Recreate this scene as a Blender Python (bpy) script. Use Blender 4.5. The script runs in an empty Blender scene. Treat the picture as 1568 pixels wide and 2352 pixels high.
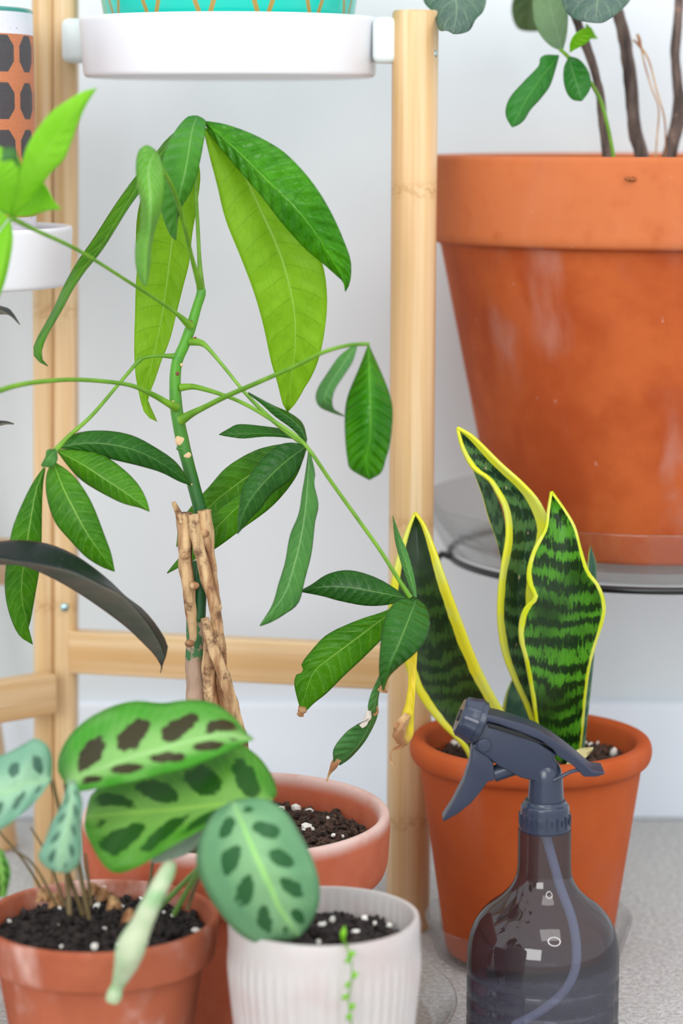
import bpy, bmesh, math, random
from mathutils import Vector, Matrix, noise
random.seed(7)
PI = math.pi
sc = bpy.context.scene
COL = sc.collection

# ---------------------------------------------------------------- camera
CAM_H = 0.62
F = 5553.0                       # focal length in pixels of the 1568x2352 frame (85 mm)
PITCH = math.atan((1176-300)/F)
cam = bpy.data.cameras.new('camera'); cam_o = bpy.data.objects.new('camera', cam); COL.objects.link(cam_o)
cam_o.location = (0, 0, CAM_H); cam_o.rotation_euler = (PI/2-PITCH, 0, 0)
cam.sensor_fit = 'VERTICAL'; cam.sensor_height = 36.0; cam.lens = F/2352*36
cam.dof.use_dof = True; cam.dof.focus_distance = 1.67; cam.dof.aperture_fstop = 4.0
cam.clip_start = 0.02
sc.camera = cam_o; sc.cycles.transparent_max_bounces = 24
# ---------------------------------------------------------------- light
world = bpy.data.worlds.new('daylit_room'); sc.world = world; world.use_nodes = True
bg = world.node_tree.nodes['Background']; bg.inputs[0].default_value = (0.93, 0.965, 1.0, 1); bg.inputs[1].default_value = 1.0
def area(name, loc, target, size, power, color):
    l = bpy.data.lights.new(name, 'AREA'); l.shape = 'RECTANGLE'; l.size, l.size_y = size; l.energy = power; l.color = color
    o = bpy.data.objects.new(name, l); COL.objects.link(o); o.location = loc
    o.rotation_euler = (Vector(target)-Vector(loc)).to_track_quat('-Z', 'Y').to_euler(); return o
area('front_fill_light', (-1.3, -2.1, 1.35), (0, 1.9, 0.25), (1.9, 1.5), 49, (1.0, 0.995, 0.98))  # soft frontal fill, added out of view behind the camera
area('ceiling_lamp', (0.45, 0.2, 2.2), (0.3, 2.0, 0.25), (1.2, 1.0), 9, (1.0, 0.985, 0.96))
sc.view_settings.view_transform = 'Standard'; sc.view_settings.look = 'None'
sc.view_settings.gamma = 1; sc.view_settings.use_curve_mapping = False; sc.view_settings.exposure = 0.38

# ---------------------------------------------------------------- helpers
FW = Vector((0, math.cos(PITCH), -math.sin(PITCH))); UP = Vector((0, math.sin(PITCH), math.cos(PITCH)))
def at(px, py, Y):
    """point of the world on the plane y=Y seen at that place of the photograph"""
    d = FW + Vector((1, 0, 0))*((px-784)/F) + UP*(-(py-1176)/F)
    return Vector((0, 0, CAM_H)) + d*(Y/d.y)
def mpp(p): return (Vector(p)-Vector((0, 0, CAM_H))).dot(FW)/F      # metres per pixel at a point
def lin(c):
    o = []
    for v in c[:3]:
        v /= 255.0; o.append(v/12.92 if v <= 0.04045 else ((v+0.055)/1.055)**2.4)
    return (*o, 1.0)

def thing(name, label, cat, loc, group=None):
    o = bpy.data.objects.new(name, None); COL.objects.link(o); o.location = loc; o.empty_display_size = 0.03
    o['label'] = label; o['category'] = cat
    if group: o['group'] = group
    return o
def tag(o, label, cat, group=None):
    o['label'] = label; o['category'] = cat
    if group: o['group'] = group
def root_loc(p):
    v = Vector((0, 0, 0))
    while p is not None: v = v + p.location; p = p.parent
    return v
def link(name, bm, mat, parent=None, smooth=True, origin=None, label=None, angle=None):
    """one mesh object; the bmesh is in world coordinates"""
    off = root_loc(parent) if parent else (Vector(origin) if origin else Vector((0, 0, 0)))
    bmesh.ops.recalc_face_normals(bm, faces=bm.faces) if len(bm.faces) else None
    bmesh.ops.translate(bm, verts=bm.verts, vec=-off)
    me = bpy.data.meshes.new(name); bm.to_mesh(me); bm.free()
    for p in me.polygons: p.use_smooth = smooth
    if smooth and angle: me.set_sharp_from_angle(angle=math.radians(angle))
    o = bpy.data.objects.new(name, me); COL.objects.link(o)
    for m in (mat if isinstance(mat, (list, tuple)) else [mat]): me.materials.append(m)
    if parent: o.parent = parent
    elif origin: o.location = off
    if label: o['label'] = label
    return o

def catmull(pts, n):
    """resample a polyline of tuples to n+1 points by a Catmull-Rom curve, even in arc length"""
    P = [Vector(p) for p in pts]
    if len(P) == 2: return [P[0].lerp(P[1], i/n) for i in range(n+1)]
    Q = [P[0]*2-P[1]] + P + [P[-1]*2-P[-2]]
    dense = []
    for i in range(1, len(Q)-2):
        a, b, c, d = Q[i-1], Q[i], Q[i+1], Q[i+2]
        for k in range(12):
            t = k/12
            dense.append(0.5*((2*b)+(c-a)*t+(2*a-5*b+4*c-d)*t*t+(3*b-a-3*c+d)*t**3))
    dense.append(P[-1])
    L = [0]
    for i in range(1, len(dense)): L.append(L[-1]+(dense[i].to_2d() - dense[i-1].to_2d()).length if len(dense[i]) == 2 else L[-1]+(dense[i]-dense[i-1]).length)
    out = []; j = 0
    for i in range(n+1):
        s = L[-1]*i/n
        while j < len(L)-2 and L[j+1] < s: j += 1
        seg = L[j+1]-L[j]; t = 0 if seg < 1e-9 else (s-L[j])/seg
        out.append(dense[j].lerp(dense[j+1], max(0, min(1, t))))
    return out

def grid_faces(bm, rows, uvl, uvs, close=False):
    for i in range(len(rows)-1):
        m = len(rows[i])
        for j in range(m if close else m-1):
            k = (j+1) % m
            vs = [rows[i][j], rows[i][k], rows[i+1][k], rows[i+1][j]]
            try: f = bm.faces.new(vs)
            except ValueError: continue
            u2 = uvs[i][j+1] if close else uvs[i][k]; u3 = uvs[i+1][j+1] if close else uvs[i+1][k]
            for l, uv in zip(f.loops, (uvs[i][j], u2, u3, uvs[i+1][j])): l[uvl].uv = uv

def tube_bm(bm, pts, radii, seg=12, cap=True, lumps=0.0, seed=0):
    uvl = bm.loops.layers.uv.verify()
    n = len(pts); rows = []; uvs = []; nrm = None; acc = 0
    for i in range(n):
        t = (pts[min(i+1, n-1)]-pts[max(i-1, 0)]).normalized()
        if nrm is None:
            nrm = t.cross(Vector((0, 1, 0.013)));
            if nrm.length < 1e-3: nrm = t.cross(Vector((1, 0, 0)))
        nrm = (nrm - t*nrm.dot(t)).normalized(); bi = t.cross(nrm)
        if i: acc += (pts[i]-pts[i-1]).length
        row = []; ur = []
        for j in range(seg):
            a = 2*PI*j/seg; r = radii[i]
            dirv = nrm*math.cos(a)+bi*math.sin(a)
            if lumps: r *= 1+lumps*noise.noise(pts[i]*90+dirv*1.6+Vector((seed, 0, 0)))
            row.append(bm.verts.new(pts[i]+dirv*r)); ur.append((j/seg, acc))
        ur.append((1, acc)); rows.append(row); uvs.append(ur)
    grid_faces(bm, rows, uvl, uvs, True)
    if cap:
        for r in (rows[0], rows[-1]):
            try: bm.faces.new(r)
            except ValueError: pass
def tube(name, pts, mat, parent=None, seg=12, n=None, lumps=0, seed=0, label=None, origin=None):
    """pts: (px, py, Y, radius in pixels)"""
    n = n or max(6, 5*len(pts))
    q = catmull([(a*0.001, b*0.001, c, d*0.001) for a, b, c, d in pts], n)
    P = [at(v[0]*1000, v[1]*1000, v[2]) for v in q]
    bm = bmesh.new(); tube_bm(bm, P, [v[3]*1000*mpp(p) for v, p in zip(q, P)], seg, True, lumps, seed)
    return link(name, bm, mat, parent, label=label, origin=origin, angle=50)
def tube_w(name, P, r, mat, parent=None, seg=14, n=None, origin=None, closed=False, label=None):
    P = [Vector(p) for p in P]
    if n: P = catmull(P, n)
    rr = r if isinstance(r, list) else [r]*len(P)
    if len(rr) != len(P): rr = [rr[0]+(rr[-1]-rr[0])*i/(len(P)-1) for i in range(len(P))]
    bm = bmesh.new(); tube_bm(bm, P, rr, seg)
    return link(name, bm, mat, parent, origin=origin, angle=50, label=label)
def lathe(name, prof, c, mat, parent=None, seg=96, mod=None, origin=None, label=None, angle=40):
    """prof: (radius, z) from one end to the other, a closed solid when it starts and ends at r=0"""
    bm = bmesh.new(); uvl = bm.loops.layers.uv.verify()
    L = [0]
    for a, b in zip(prof, prof[1:]): L.append(L[-1]+math.hypot(a[0]-b[0], a[1]-b[1]))
    rows = []; uvs = []
    for (r, z), l in zip(prof, L):
        row = []
        for j in range(seg):
            a = 2*PI*j/seg; rr = max(r, 1e-5)
            if mod: rr = mod(rr, z, a)
            row.append(bm.verts.new((c[0]+rr*math.cos(a), c[1]+rr*math.sin(a), z)))
        rows.append(row); uvs.append([(j/seg, l/L[-1]) for j in range(seg+1)])
    grid_faces(bm, rows, uvl, uvs, True)
    bmesh.ops.remove_doubles(bm, verts=bm.verts, dist=2e-5)
    return link(name, bm, mat, parent, origin=origin, label=label, angle=angle)
def torus_bm(bm, c, R, r, seg=96, sub=12, a0=0, a1=2*PI):
    uvl = bm.loops.layers.uv.verify(); rows = []; uvs = []
    for i in range(seg+1):
        a = a0+(a1-a0)*i/seg; d = Vector((math.cos(a), math.sin(a), 0))
        rows.append([bm.verts.new(Vector(c)+d*(R+r*math.cos(2*PI*j/sub))+Vector((0, 0, r*math.sin(2*PI*j/sub)))) for j in range(sub)])
        uvs.append([(j/sub, i/seg) for j in range(sub+1)])
    grid_faces(bm, rows, uvl, uvs, True)
    bmesh.ops.remove_doubles(bm, verts=bm.verts, dist=1e-5)
def round_prof(pts, r=0.002, k=4):
    """round the corners of a profile"""
    out = [pts[0]]
    for i in range(1, len(pts)-1):
        p0, p1, p2 = Vector(pts[i-1]), Vector(pts[i]), Vector(pts[i+1])
        a = min(r, (p0-p1).length*0.45); b = min(r, (p2-p1).length*0.45)
        q0 = p1+(p0-p1).normalized()*a; q2 = p1+(p2-p1).normalized()*b
        for j in range(k+1):
            t = j/k; v = q0*(1-t)**2+p1*2*t*(1-t)+q2*t*t; out.append((v.x, v.y))
    out.append(pts[-1]); return out
def box_bm(bm, c, ux, uy, uz, size):
    M = Matrix((ux, uy, uz)).transposed()
    vs = bmesh.ops.create_cube(bm, size=1)['verts']
    for v in vs: v.co = Vector(c)+M @ Vector((v.co.x*size[0], v.co.y*size[1], v.co.z*size[2]))
def bevel(o, w, s=3):
    m = o.modifiers.new('bevel', 'BEVEL'); m.width = w; m.segments = s; m.limit_method = 'ANGLE'; m.angle_limit = math.radians(35)
    for p in o.data.polygons: p.use_smooth = True
    return o
def prism(name, pts, Y, thick, mat, parent, bev=0.0012, label=None):
    bm = bmesh.new(); vs = [bm.verts.new(at(x, y, Y)-Vector((0, thick/2, 0))) for x, y in pts]
    f = bm.faces.new(vs); r = bmesh.ops.extrude_face_region(bm, geom=[f])
    bmesh.ops.translate(bm, verts=[v for v in r['geom'] if isinstance(v, bmesh.types.BMVert)], vec=(0, thick, 0))
    o = link(name, bm, mat, parent, smooth=False, label=label); return bevel(o, bev)

# ---------------------------------------------------------------- material helpers
class NT:
    def __init__(s, name):
        s.m = bpy.data.materials.new(name); s.m.use_nodes = True; s.t = s.m.node_tree; s.n = s.t.nodes; s.l = s.t.links
        s.b = s.n['Principled BSDF']; s.out = s.n['Material Output']
    def put(s, sock, v):
        if isinstance(v, bpy.types.NodeSocket): s.l.new(v, sock)
        else:
            if sock.type == 'RGBA' and not isinstance(v, (int, float)) and len(v) == 3: v = (*v, 1)
            sock.default_value = v
    def m_(s, op, a, b=0.0, c=0.0):
        n = s.n.new('ShaderNodeMath'); n.operation = op
        s.put(n.inputs[0], a); s.put(n.inputs[1], b); s.put(n.inputs[2], c); return n.outputs[0]
    def mix(s, f, a, b, mode='MIX'):
        n = s.n.new('ShaderNodeMix'); n.data_type = 'RGBA'; n.blend_type = mode
        s.put(n.inputs[0], f); s.put(n.inputs[6], a); s.put(n.inputs[7], b); return n.outputs[2]
    def ramp(s, x, lo, hi, a=0.0, b=1.0):
        n = s.n.new('ShaderNodeMapRange'); n.interpolation_type = 'SMOOTHSTEP'
        s.put(n.inputs[0], x); s.put(n.inputs[1], lo); s.put(n.inputs[2], hi); s.put(n.inputs[3], a); s.put(n.inputs[4], b); return n.outputs[0]
    def coord(s, kind='Object', scale=None):
        n = s.n.new('ShaderNodeTexCoord'); o = n.outputs[kind]
        if scale:
            q = s.n.new('ShaderNodeMapping'); q.inputs[3].default_value = scale; s.l.new(o, q.inputs[0]); o = q.outputs[0]
        return o
    def noise(s, scale, detail=3, vec=None, rough=0.5):
        n = s.n.new('ShaderNodeTexNoise'); n.inputs['Scale'].default_value = scale; n.inputs['Detail'].default_value = detail; n.inputs['Roughness'].default_value = rough
        if vec is not None: s.l.new(vec, n.inputs['Vector'])
        else: s.l.new(s.coord(), n.inputs['Vector'])
        return n.outputs[0]
    def uv(s):
        n = s.n.new('ShaderNodeSeparateXYZ'); s.l.new(s.coord('UV'), n.inputs[0]); return n.outputs[0], n.outputs[1]
    def xyz(s):
        n = s.n.new('ShaderNodeSeparateXYZ'); s.l.new(s.coord('Object'), n.inputs[0]); return n.outputs
    def comb(s, x, y, z=0.0):
        n = s.n.new('ShaderNodeCombineXYZ'); s.put(n.inputs[0], x); s.put(n.inputs[1], y); s.put(n.inputs[2], z); return n.outputs[0]
    def bump(s, h, strength=0.3, dist=0.001):
        n = s.n.new('ShaderNodeBump'); n.inputs['Strength'].default_value = strength; n.inputs['Distance'].default_value = dist
        s.put(n.inputs['Height'], h); s.l.new(n.outputs[0], s.b.inputs['Normal']); return n.outputs[0]
    def set(s, col=None, rough=None, **k):
        if col is not None: s.put(s.b.inputs['Base Color'], col)
        if rough is not None: s.put(s.b.inputs['Roughness'], rough)
        for a, v in k.items(): s.put(s.b.inputs[a.replace('_', ' ')], v)
        return s

def simple(name, col, rough=0.5, **k):
    t = NT(name); t.set(lin(col), rough, **k); return t.m
def clear(name, tint, rough=0.03, haze=0.0, hazecol=(200, 200, 200), f0=0.03, edge=0.55):
    """thin clear plastic: tinted see-through film, glossier and denser at grazing angles, the same from both sides"""
    t = NT(name); t.n.remove(t.b)
    g = t.n.new('ShaderNodeNewGeometry'); dp = t.n.new('ShaderNodeVectorMath'); dp.operation = 'DOT_PRODUCT'
    t.l.new(g.outputs['Normal'], dp.inputs[0]); t.l.new(g.outputs['Incoming'], dp.inputs[1])
    fz = t.m_('SUBTRACT', 1.0, t.m_('ABSOLUTE', dp.outputs['Value']))
    tr = t.n.new('ShaderNodeBsdfTransparent')
    t.put(tr.inputs[0], t.mix(t.m_('POWER', fz, 3.0), lin(tint), tuple(v*edge for v in lin(tint)[:3])))
    gl = t.n.new('ShaderNodeBsdfGlossy'); gl.inputs['Roughness'].default_value = rough
    df = t.n.new('ShaderNodeBsdfDiffuse'); df.inputs[0].default_value = lin(hazecol)
    mh = t.n.new('ShaderNodeMixShader'); mh.inputs[0].default_value = haze; t.l.new(tr.outputs[0], mh.inputs[1]); t.l.new(df.outputs[0], mh.inputs[2])
    mx = t.n.new('ShaderNodeMixShader'); t.l.new(t.m_('MULTIPLY_ADD', t.m_('POWER', fz, 5.0), 0.6, f0), mx.inputs[0]); t.l.new(mh.outputs[0], mx.inputs[1]); t.l.new(gl.outputs[0], mx.inputs[2])
    t.l.new(mx.outputs[0], t.out.inputs[0]); return t.m

def bamboo(name, axis, seed, nodes=()):
    t = NT(name); sc_ = [190, 190, 190]; sc_[axis] = 3.5
    v = t.coord('Object', tuple(sc_)); a = t.noise(1.0, 3, v)
    sc2 = [45, 45, 45]; sc2[axis] = 1.2
    b = t.noise(1.0, 2, t.coord('Object', tuple(sc2)))
    c = t.mix(t.ramp(a, 0.3, 0.72), lin((216, 182, 132)), lin((232, 206, 166)))
    c = t.mix(t.ramp(b, 0.42, 0.62, 0, 0.6), c, lin((198, 152, 92)), 'MIX')
    c = t.mix(t.ramp(t.noise(1.0, 2, t.coord('Object', tuple(420 if i != axis else 6 for i in range(3)))), 0.5, 0.7, 0, 0.4), c, lin((190, 144, 88)))
    big = t.noise(5.0, 2); c = t.mix(t.m_('MULTIPLY', t.ramp(big, 0.4, 0.7), 0.35), c, lin((224, 178, 134)))
    X = t.xyz()[axis]; nz = t.noise(260, 3)
    for z in nodes:
        d = t.m_('ABSOLUTE', t.m_('SUBTRACT', t.m_('ADD', X, t.m_('MULTIPLY', t.m_('SUBTRACT', nz, 0.5), 0.016)), z))
        c = t.mix(t.m_('MULTIPLY', t.ramp(d, 0.0, 0.010, 0.55, 0), t.ramp(nz, 0.40, 0.6)), c, lin((180, 132, 80)))
    t.set(c, 0.38); t.b.inputs['Specular IOR Level'].default_value = 0.4
    t.bump(a, 0.12, 0.0006); return t.m

def terracotta(name, base, dark, bloom=0.25, bloomcol=(226, 190, 178), scale=1.0, chalk=None, rough=0.8, chalkcol=(228, 200, 192)):
    t = NT(name); n1 = t.noise(14*scale, 5, rough=0.6); n2 = t.noise(60*scale, 4); n3 = t.noise(330, 3)
    st = t.noise(1.0, 4, t.coord('Object', (24, 24, 8)))
    c = t.mix(t.ramp(n1, 0.32, 0.68), lin(base), lin(dark))
    c = t.mix(t.m_('MULTIPLY', t.ramp(n2, 0.45, 0.75), 0.35), c, lin(dark))
    c = t.mix(t.m_('MULTIPLY', t.m_('MULTIPLY', t.ramp(st, 0.5, 0.75), t.ramp(n1, 0.4, 0.6)), bloom), c, lin(bloomcol))
    sp = t.noise(120, 2); c = t.mix(t.m_('MULTIPLY', t.ramp(sp, 0.73, 0.8), bloom*1.0), c, lin((232, 205, 192)))
    if chalk:       # lime bloom between two heights of the object
        z = t.xyz()[2]; w = t.m_('ADD', z, t.m_('MULTIPLY', t.m_('SUBTRACT', n1, 0.5), chalk[2]))
        k = t.m_('MULTIPLY', t.ramp(w, chalk[0], chalk[1]), t.ramp(n2, 0.0, 0.55, 0.3, 1.0))
        c = t.mix(t.m_('MULTIPLY', k, chalk[3]), c, lin(chalkcol))
    t.set(c, rough); t.b.inputs['Specular IOR Level'].default_value = 0.25
    t.bump(t.m_('ADD', n3, t.m_('MULTIPLY', n2, 0.6)), 0.18, 0.0006); return t.m

def leafmat(name, col, col2, vein, nv=11, skew=0.55, rough=0.35, trans=0.3, midw=0.05, latw=0.055, latk=0.5, mott=40, bump=0.5, transcol=None, edge=None, latc=None, bd=0.0012):
    t = NT(name); u, v = t.uv()
    s = t.m_('MULTIPLY', t.m_('ABSOLUTE', t.m_('SUBTRACT', u, 0.5)), 2.0)
    nz = t.noise(mott, 4); nf = t.noise(mott*3.2, 3)
    c = t.mix(t.ramp(nz, 0.3, 0.7), lin(col), lin(col2))
    side = t.m_('MULTIPLY', t.m_('SIGN', t.m_('SUBTRACT', u, 0.5)), 0.23)
    ph = t.m_('ADD', t.m_('ADD', t.m_('MULTIPLY', v, nv), t.m_('MULTIPLY', t.m_('POWER', s, 1.35), -skew*2)), t.m_('ADD', side, t.m_('MULTIPLY', t.m_('SUBTRACT', nf, 0.5), 0.16)))
    fr = t.m_('ABSOLUTE', t.m_('SUBTRACT', t.m_('FRACT', ph), 0.5))          # 0.5 on a vein
    lat = t.m_('MULTIPLY', t.ramp(fr, 0.5-latw, 0.5), t.ramp(s, 0.78, 0.98, 1, 0))
    c = t.mix(t.m_('MULTIPLY', lat, latk), c, lin(latc or vein))
    net = t.n.new('ShaderNodeTexVoronoi'); net.feature = 'DISTANCE_TO_EDGE'; net.inputs['Scale'].default_value = 1.0
    t.l.new(t.comb(t.m_('MULTIPLY', s, 3.2), t.m_('MULTIPLY', ph, 1.6), 0.3), net.inputs['Vector'])
    nm = t.ramp(net.outputs[0], 0.0, 0.07, 1, 0)
    c = t.mix(t.m_('MULTIPLY', nm, latk*0.4), c, lin(latc or vein))
    w = t.m_('MULTIPLY_ADD', v, -midw*0.65, midw)
    mid = t.ramp(t.m_('DIVIDE', s, w), 0.7, 1.3, 1, 0)
    c = t.mix(t.m_('MULTIPLY', mid, 0.9), c, lin(vein))
    if edge: c = t.mix(t.ramp(s, 0.965, 0.995), c, lin(edge))
    t.set(c, rough); t.b.inputs['Specular IOR Level'].default_value = 0.28
    h = t.m_('ADD', t.m_('MULTIPLY', t.m_('COSINE', t.m_('MULTIPLY', ph, 2*PI)), t.ramp(s, 0.05, 0.4, 0.0, 0.5)), t.m_('MULTIPLY', nm, -0.12))
    h = t.m_('ADD', h, t.m_('MULTIPLY', nf, 0.5))
    nrm = t.bump(h, bump, bd)
    tl = t.n.new('ShaderNodeBsdfTranslucent'); t.l.new(t.mix(0.5, c, lin(transcol or col2)), tl.inputs[0])
    mx = t.n.new('ShaderNodeMixShader'); mx.inputs[0].default_value = trans
    t.l.new(t.b.outputs[0], mx.inputs[1]); t.l.new(tl.outputs[0], mx.inputs[2]); t.l.new(mx.outputs[0], t.out.inputs[0])
    return t.m

def leaf(name, mid, A, B, Ys, mat, parent, eA=0.0, eB=0.0, n=34, h=7, rip=0.0006, nv=10, thick=0.0005, bulge=0.15, label=None, wav=0.0):
    """a blade: midrib and both edges as the photograph shows them, with depths Ys along the midrib;
    eA / eB: how far each edge stands behind (+) or before (-) the midrib, in metres"""
    m = catmull([(a, b) for a, b in mid], n); a_ = catmull([(a, b) for a, b in A], n); b_ = catmull([(a, b) for a, b in B], n)
    ys = [v[0] for v in catmull([(y, i*0.05) for i, y in enumerate(Ys)], n)] if len(Ys) > 2 else [Ys[0]+(Ys[-1]-Ys[0])*i/n for i in range(n+1)]
    bm = bmesh.new(); uvl = bm.loops.layers.uv.verify(); rows = []; uvs = []
    sd = random.random()*50
    for i in range(n+1):
        t = i/n; env = math.sin(PI*min(1, max(0, t*0.96+0.02)))**0.6; Y = ys[i]
        e0 = a_[i]; e1 = b_[i]; c = m[i]
        row = []; ur = []
        for j in range(-h, h+1):
            s = abs(j)/h; E = e0 if j < 0 else e1; ee = (eA if j < 0 else eB)
            p = c.lerp(E, s); dY = ee*env*s
            P0 = at(p[0], p[1], Y)
            w = (E-c).length*mpp(P0)
            dY -= bulge*w*math.sin(PI*s)*0.5
            dY += rip*math.cos(2*PI*(t*nv-s*0.9))*math.sin(PI*min(1, s*1.05))*env
            if wav: dY += wav*math.sin(t*13+sd+(2 if j < 0 else 0))*s*s*env
            row.append(bm.verts.new(at(p[0], p[1], Y+dY))); ur.append((0.5+0.5*j/h, t))
        rows.append(row); uvs.append(ur)
    grid_faces(bm, rows, uvl, uvs)
    o = link(name, bm, mat, parent, label=label)
    md = o.modifiers.new('thickness', 'SOLIDIFY'); md.thickness = thick; md.offset = 0
    return o
def avg(A, B, k=0.5):
    a = catmull([tuple(p) for p in A], 8); b = catmull([tuple(p) for p in B], 8)
    return [tuple(x.lerp(y, k)) for x, y in zip(a, b)]

def soil(c, R, z, parent, perl=30, seed=1, rough=0.004, mound=0.0, crumbs=420, msoil=None, psize=(0.0012, 0.0032)):
    rnd = random.Random(seed)
    bm = bmesh.new(); uvl = bm.loops.layers.uv.verify(); rows = []; uvs = []
    for i in range(34):
        r = R*i/33; row = []
        for j in range(96):
            a = 2*PI*j/96; x, y = r*math.cos(a), r*math.sin(a)
            p = Vector((x*120, y*120, seed*3.1)); k = 1 if i < 33 else 0
            hz = (noise.noise(p)*0.6+noise.noise(p*2.7)*0.4)*rough*k+mound*(1-(r/R)**2)
            row.append(bm.verts.new((c[0]+x, c[1]+y, z+hz)))
        rows.append(row); uvs.append([(0, 0)]*97)
    grid_faces(bm, rows, uvl, uvs, True)
    def lump(bm, x, y, r, zz):
        vs = bmesh.ops.create_icosphere(bm, subdivisions=1, radius=r)['verts']
        sx, sy, sz = [rnd.uniform(0.6, 1.4) for _ in range(3)]
        rot = Matrix.Rotation(rnd.uniform(0, 6), 3, Vector((rnd.random(), rnd.random(), rnd.random()+.1)).normalized())
        for v in vs:
            q = Vector((v.co.x*sx, v.co.y*sy, v.co.z*sz))*rnd.uniform(0.8, 1.2); v.co = Vector((x, y, zz))+rot @ q
    for k in range(crumbs):
        a = rnd.uniform(0, 2*PI); r = R*0.97*math.sqrt(rnd.random()); lump(bm, c[0]+r*math.cos(a), c[1]+r*math.sin(a), rnd.uniform(0.0008, 0.0026)*(1+rough*60), z+mound*(1-(r/R)**2)+rnd.uniform(0, rough*0.5))
    o = link('soil', bm, msoil or M_soil, parent, smooth=False)
    if perl:
        bm = bmesh.new()
        for k in range(perl):
            a = rnd.uniform(0, 2*PI); r = R*0.93*math.sqrt(rnd.random()); lump(bm, c[0]+r*math.cos(a), c[1]+r*math.sin(a), rnd.uniform(*psize), z+mound*(1-(r/R)**2)+rough*0.55)
        q = link('perlite', bm, M_perlite, o, smooth=False); q['kind'] = 'stuff'
    return o

# ---------------------------------------------------------------- materials
t = NT('carpet'); n1 = t.noise(230, 5, rough=0.75); n2 = t.noise(25, 4); n3 = t.noise(500, 3, rough=0.7)
c = t.mix(t.ramp(n1, 0.38, 0.62), lin((194, 193, 190)), lin((242, 242, 240))); c = t.mix(t.m_('MULTIPLY', t.ramp(n2, 0.4, 0.65), 0.35), c, lin((214, 212, 208)))
c = t.mix(t.m_('MULTIPLY', t.ramp(n3, 0.55, 0.75), 0.5), c, lin((160, 153, 146)))
t.set(c, 0.95); t.bump(t.m_('ADD', n1, t.m_('MULTIPLY', n3, 0.7)), 0.9, 0.004); M_carpet = t.m
t = NT('wall_paint'); t.set(t.mix(t.ramp(t.noise(2.2, 3), 0.35, 0.65), lin((221, 230, 233)), lin((226, 231, 236))), 0.75); t.bump(t.noise(420, 3), 0.08, 0.0006); M_wall = t.m
t = NT('baseboard_paint'); t.set(lin((236, 245, 255)), 0.45); M_base = t.m
t = NT('glazed_white'); t.set(lin((228, 228, 233)), 0.32); M_white = t.m
t = NT('peg_plastic'); t.set(lin((222, 230, 229)), 0.4); M_peg = t.m
M_post = bamboo('bamboo_post', 2, 1, (0.577, 0.325, 0.09))
M_post2 = bamboo('bamboo_post_back', 2, 2, (0.48, 0.24))
M_rail = bamboo('bamboo_rail', 0, 3)
t = NT('potting_soil'); n = t.noise(260, 4, rough=0.7); c = t.mix(t.ramp(n, 0.35, 0.7), lin((38, 28, 24)), lin((92, 66, 52))); c = t.mix(t.ramp(t.noise(700, 2), 0.66, 0.72), c, lin((150, 112, 84)))
t.set(c, 0.9); t.bump(n, 0.8, 0.002); M_soil = t.m
t = NT('dark_soil'); n = t.noise(260, 4, rough=0.7); t.set(t.mix(t.ramp(n, 0.35, 0.7), lin((22, 18, 18)), lin((58, 46, 42))), 0.9); t.bump(n, 0.8, 0.002); M_soil2 = t.m
M_perlite = simple('perlite', (232, 228, 220), 0.9)
M_tc_big = terracotta('terracotta_large', (184, 90, 42), (160, 68, 26), 0.2, chalk=(0.243, 0.248, 0.003, 0.75), chalkcol=(200, 116, 70))
M_tc_small = terracotta('terracotta_smooth', (184, 86, 38), (174, 76, 30), 0.06)
M_tc_bowl = terracotta('terracotta_chalky_rim', (196, 108, 78), (180, 88, 58), 0.2, chalk=(0.139, 0.149, 0.006, 0.85))
M_tc_mar = terracotta('terracotta_weathered', (172, 94, 66), (150, 76, 50), 1.0, chalk=None)
M_screw = simple('screw_steel', (176, 206, 212), 0.22, Metallic=1.0)
M_black = simple('black_wire_enamel', (22, 22, 24), 0.3)
M_grey = NT('slate_plastic').set(lin((40, 48, 68)), 0.36).m
M_grey2 = NT('slate_plastic_gloss').set(lin((48, 56, 74)), 0.22).m
M_bottle = clear('smoked_clear_plastic', (160, 164, 180), 0.02, 0.08, (112, 106, 114), 0.07, 0.22)
M_clear = clear('clear_plastic', (251, 251, 251), 0.04, 0.03, (225, 225, 225), 0.03, 0.8)
M_clear2 = clear('clear_thick_plastic', (252, 252, 251), 0.05, 0.02, (210, 208, 206), 0.04, 0.75)
M_tube = clear('milky_tube_plastic', (240, 238, 245), 0.2, 0.75, (250, 248, 255))
# foliage
L_under = leafmat('money_leaf_under', (138, 188, 24), (154, 202, 40), (178, 216, 96), 13, 0.35, 0.5, 0.5, 0.035, 0.045, 0.42, 30, 0.5, (160, 210, 60), latc=(96, 144, 14))
L_top = leafmat('money_leaf_glossy', (48, 124, 0), (70, 148, 0), (120, 180, 60), 13, 0.5, 0.24, 0.24, 0.026, 0.06, 0.4, 35, 1.0, (120, 200, 30), latc=(26, 88, 0), bd=0.0022)
L_green = leafmat('money_leaf', (52, 118, 2), (80, 148, 6), (150, 194, 84), 12, 0.6, 0.4, 0.34, 0.038, 0.05, 0.38, 26, 0.5, (110, 180, 40), (80, 96, 60))
L_dark = leafmat('money_leaf_mature', (30, 84, 22), (44, 106, 24), (110, 156, 74), 12, 0.55, 0.3, 0.24, 0.032, 0.05, 0.3, 26, 0.5, (90, 150, 50), (70, 88, 60))
L_sage = leafmat('money_leaf_sage', (64, 120, 58), (78, 140, 60), (144, 186, 114), 12, 0.6, 0.36, 0.22, 0.04, 0.05, 0.3, 30, 0.45, (120, 180, 90), (96, 104, 84))
L_young = leafmat('money_leaf_young', (136, 206, 36), (154, 218, 58), (160, 214, 80), 12, 0.5, 0.4, 0.45, 0.035, 0.05, 0.12, 30, 0.2, (160, 225, 60))
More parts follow.
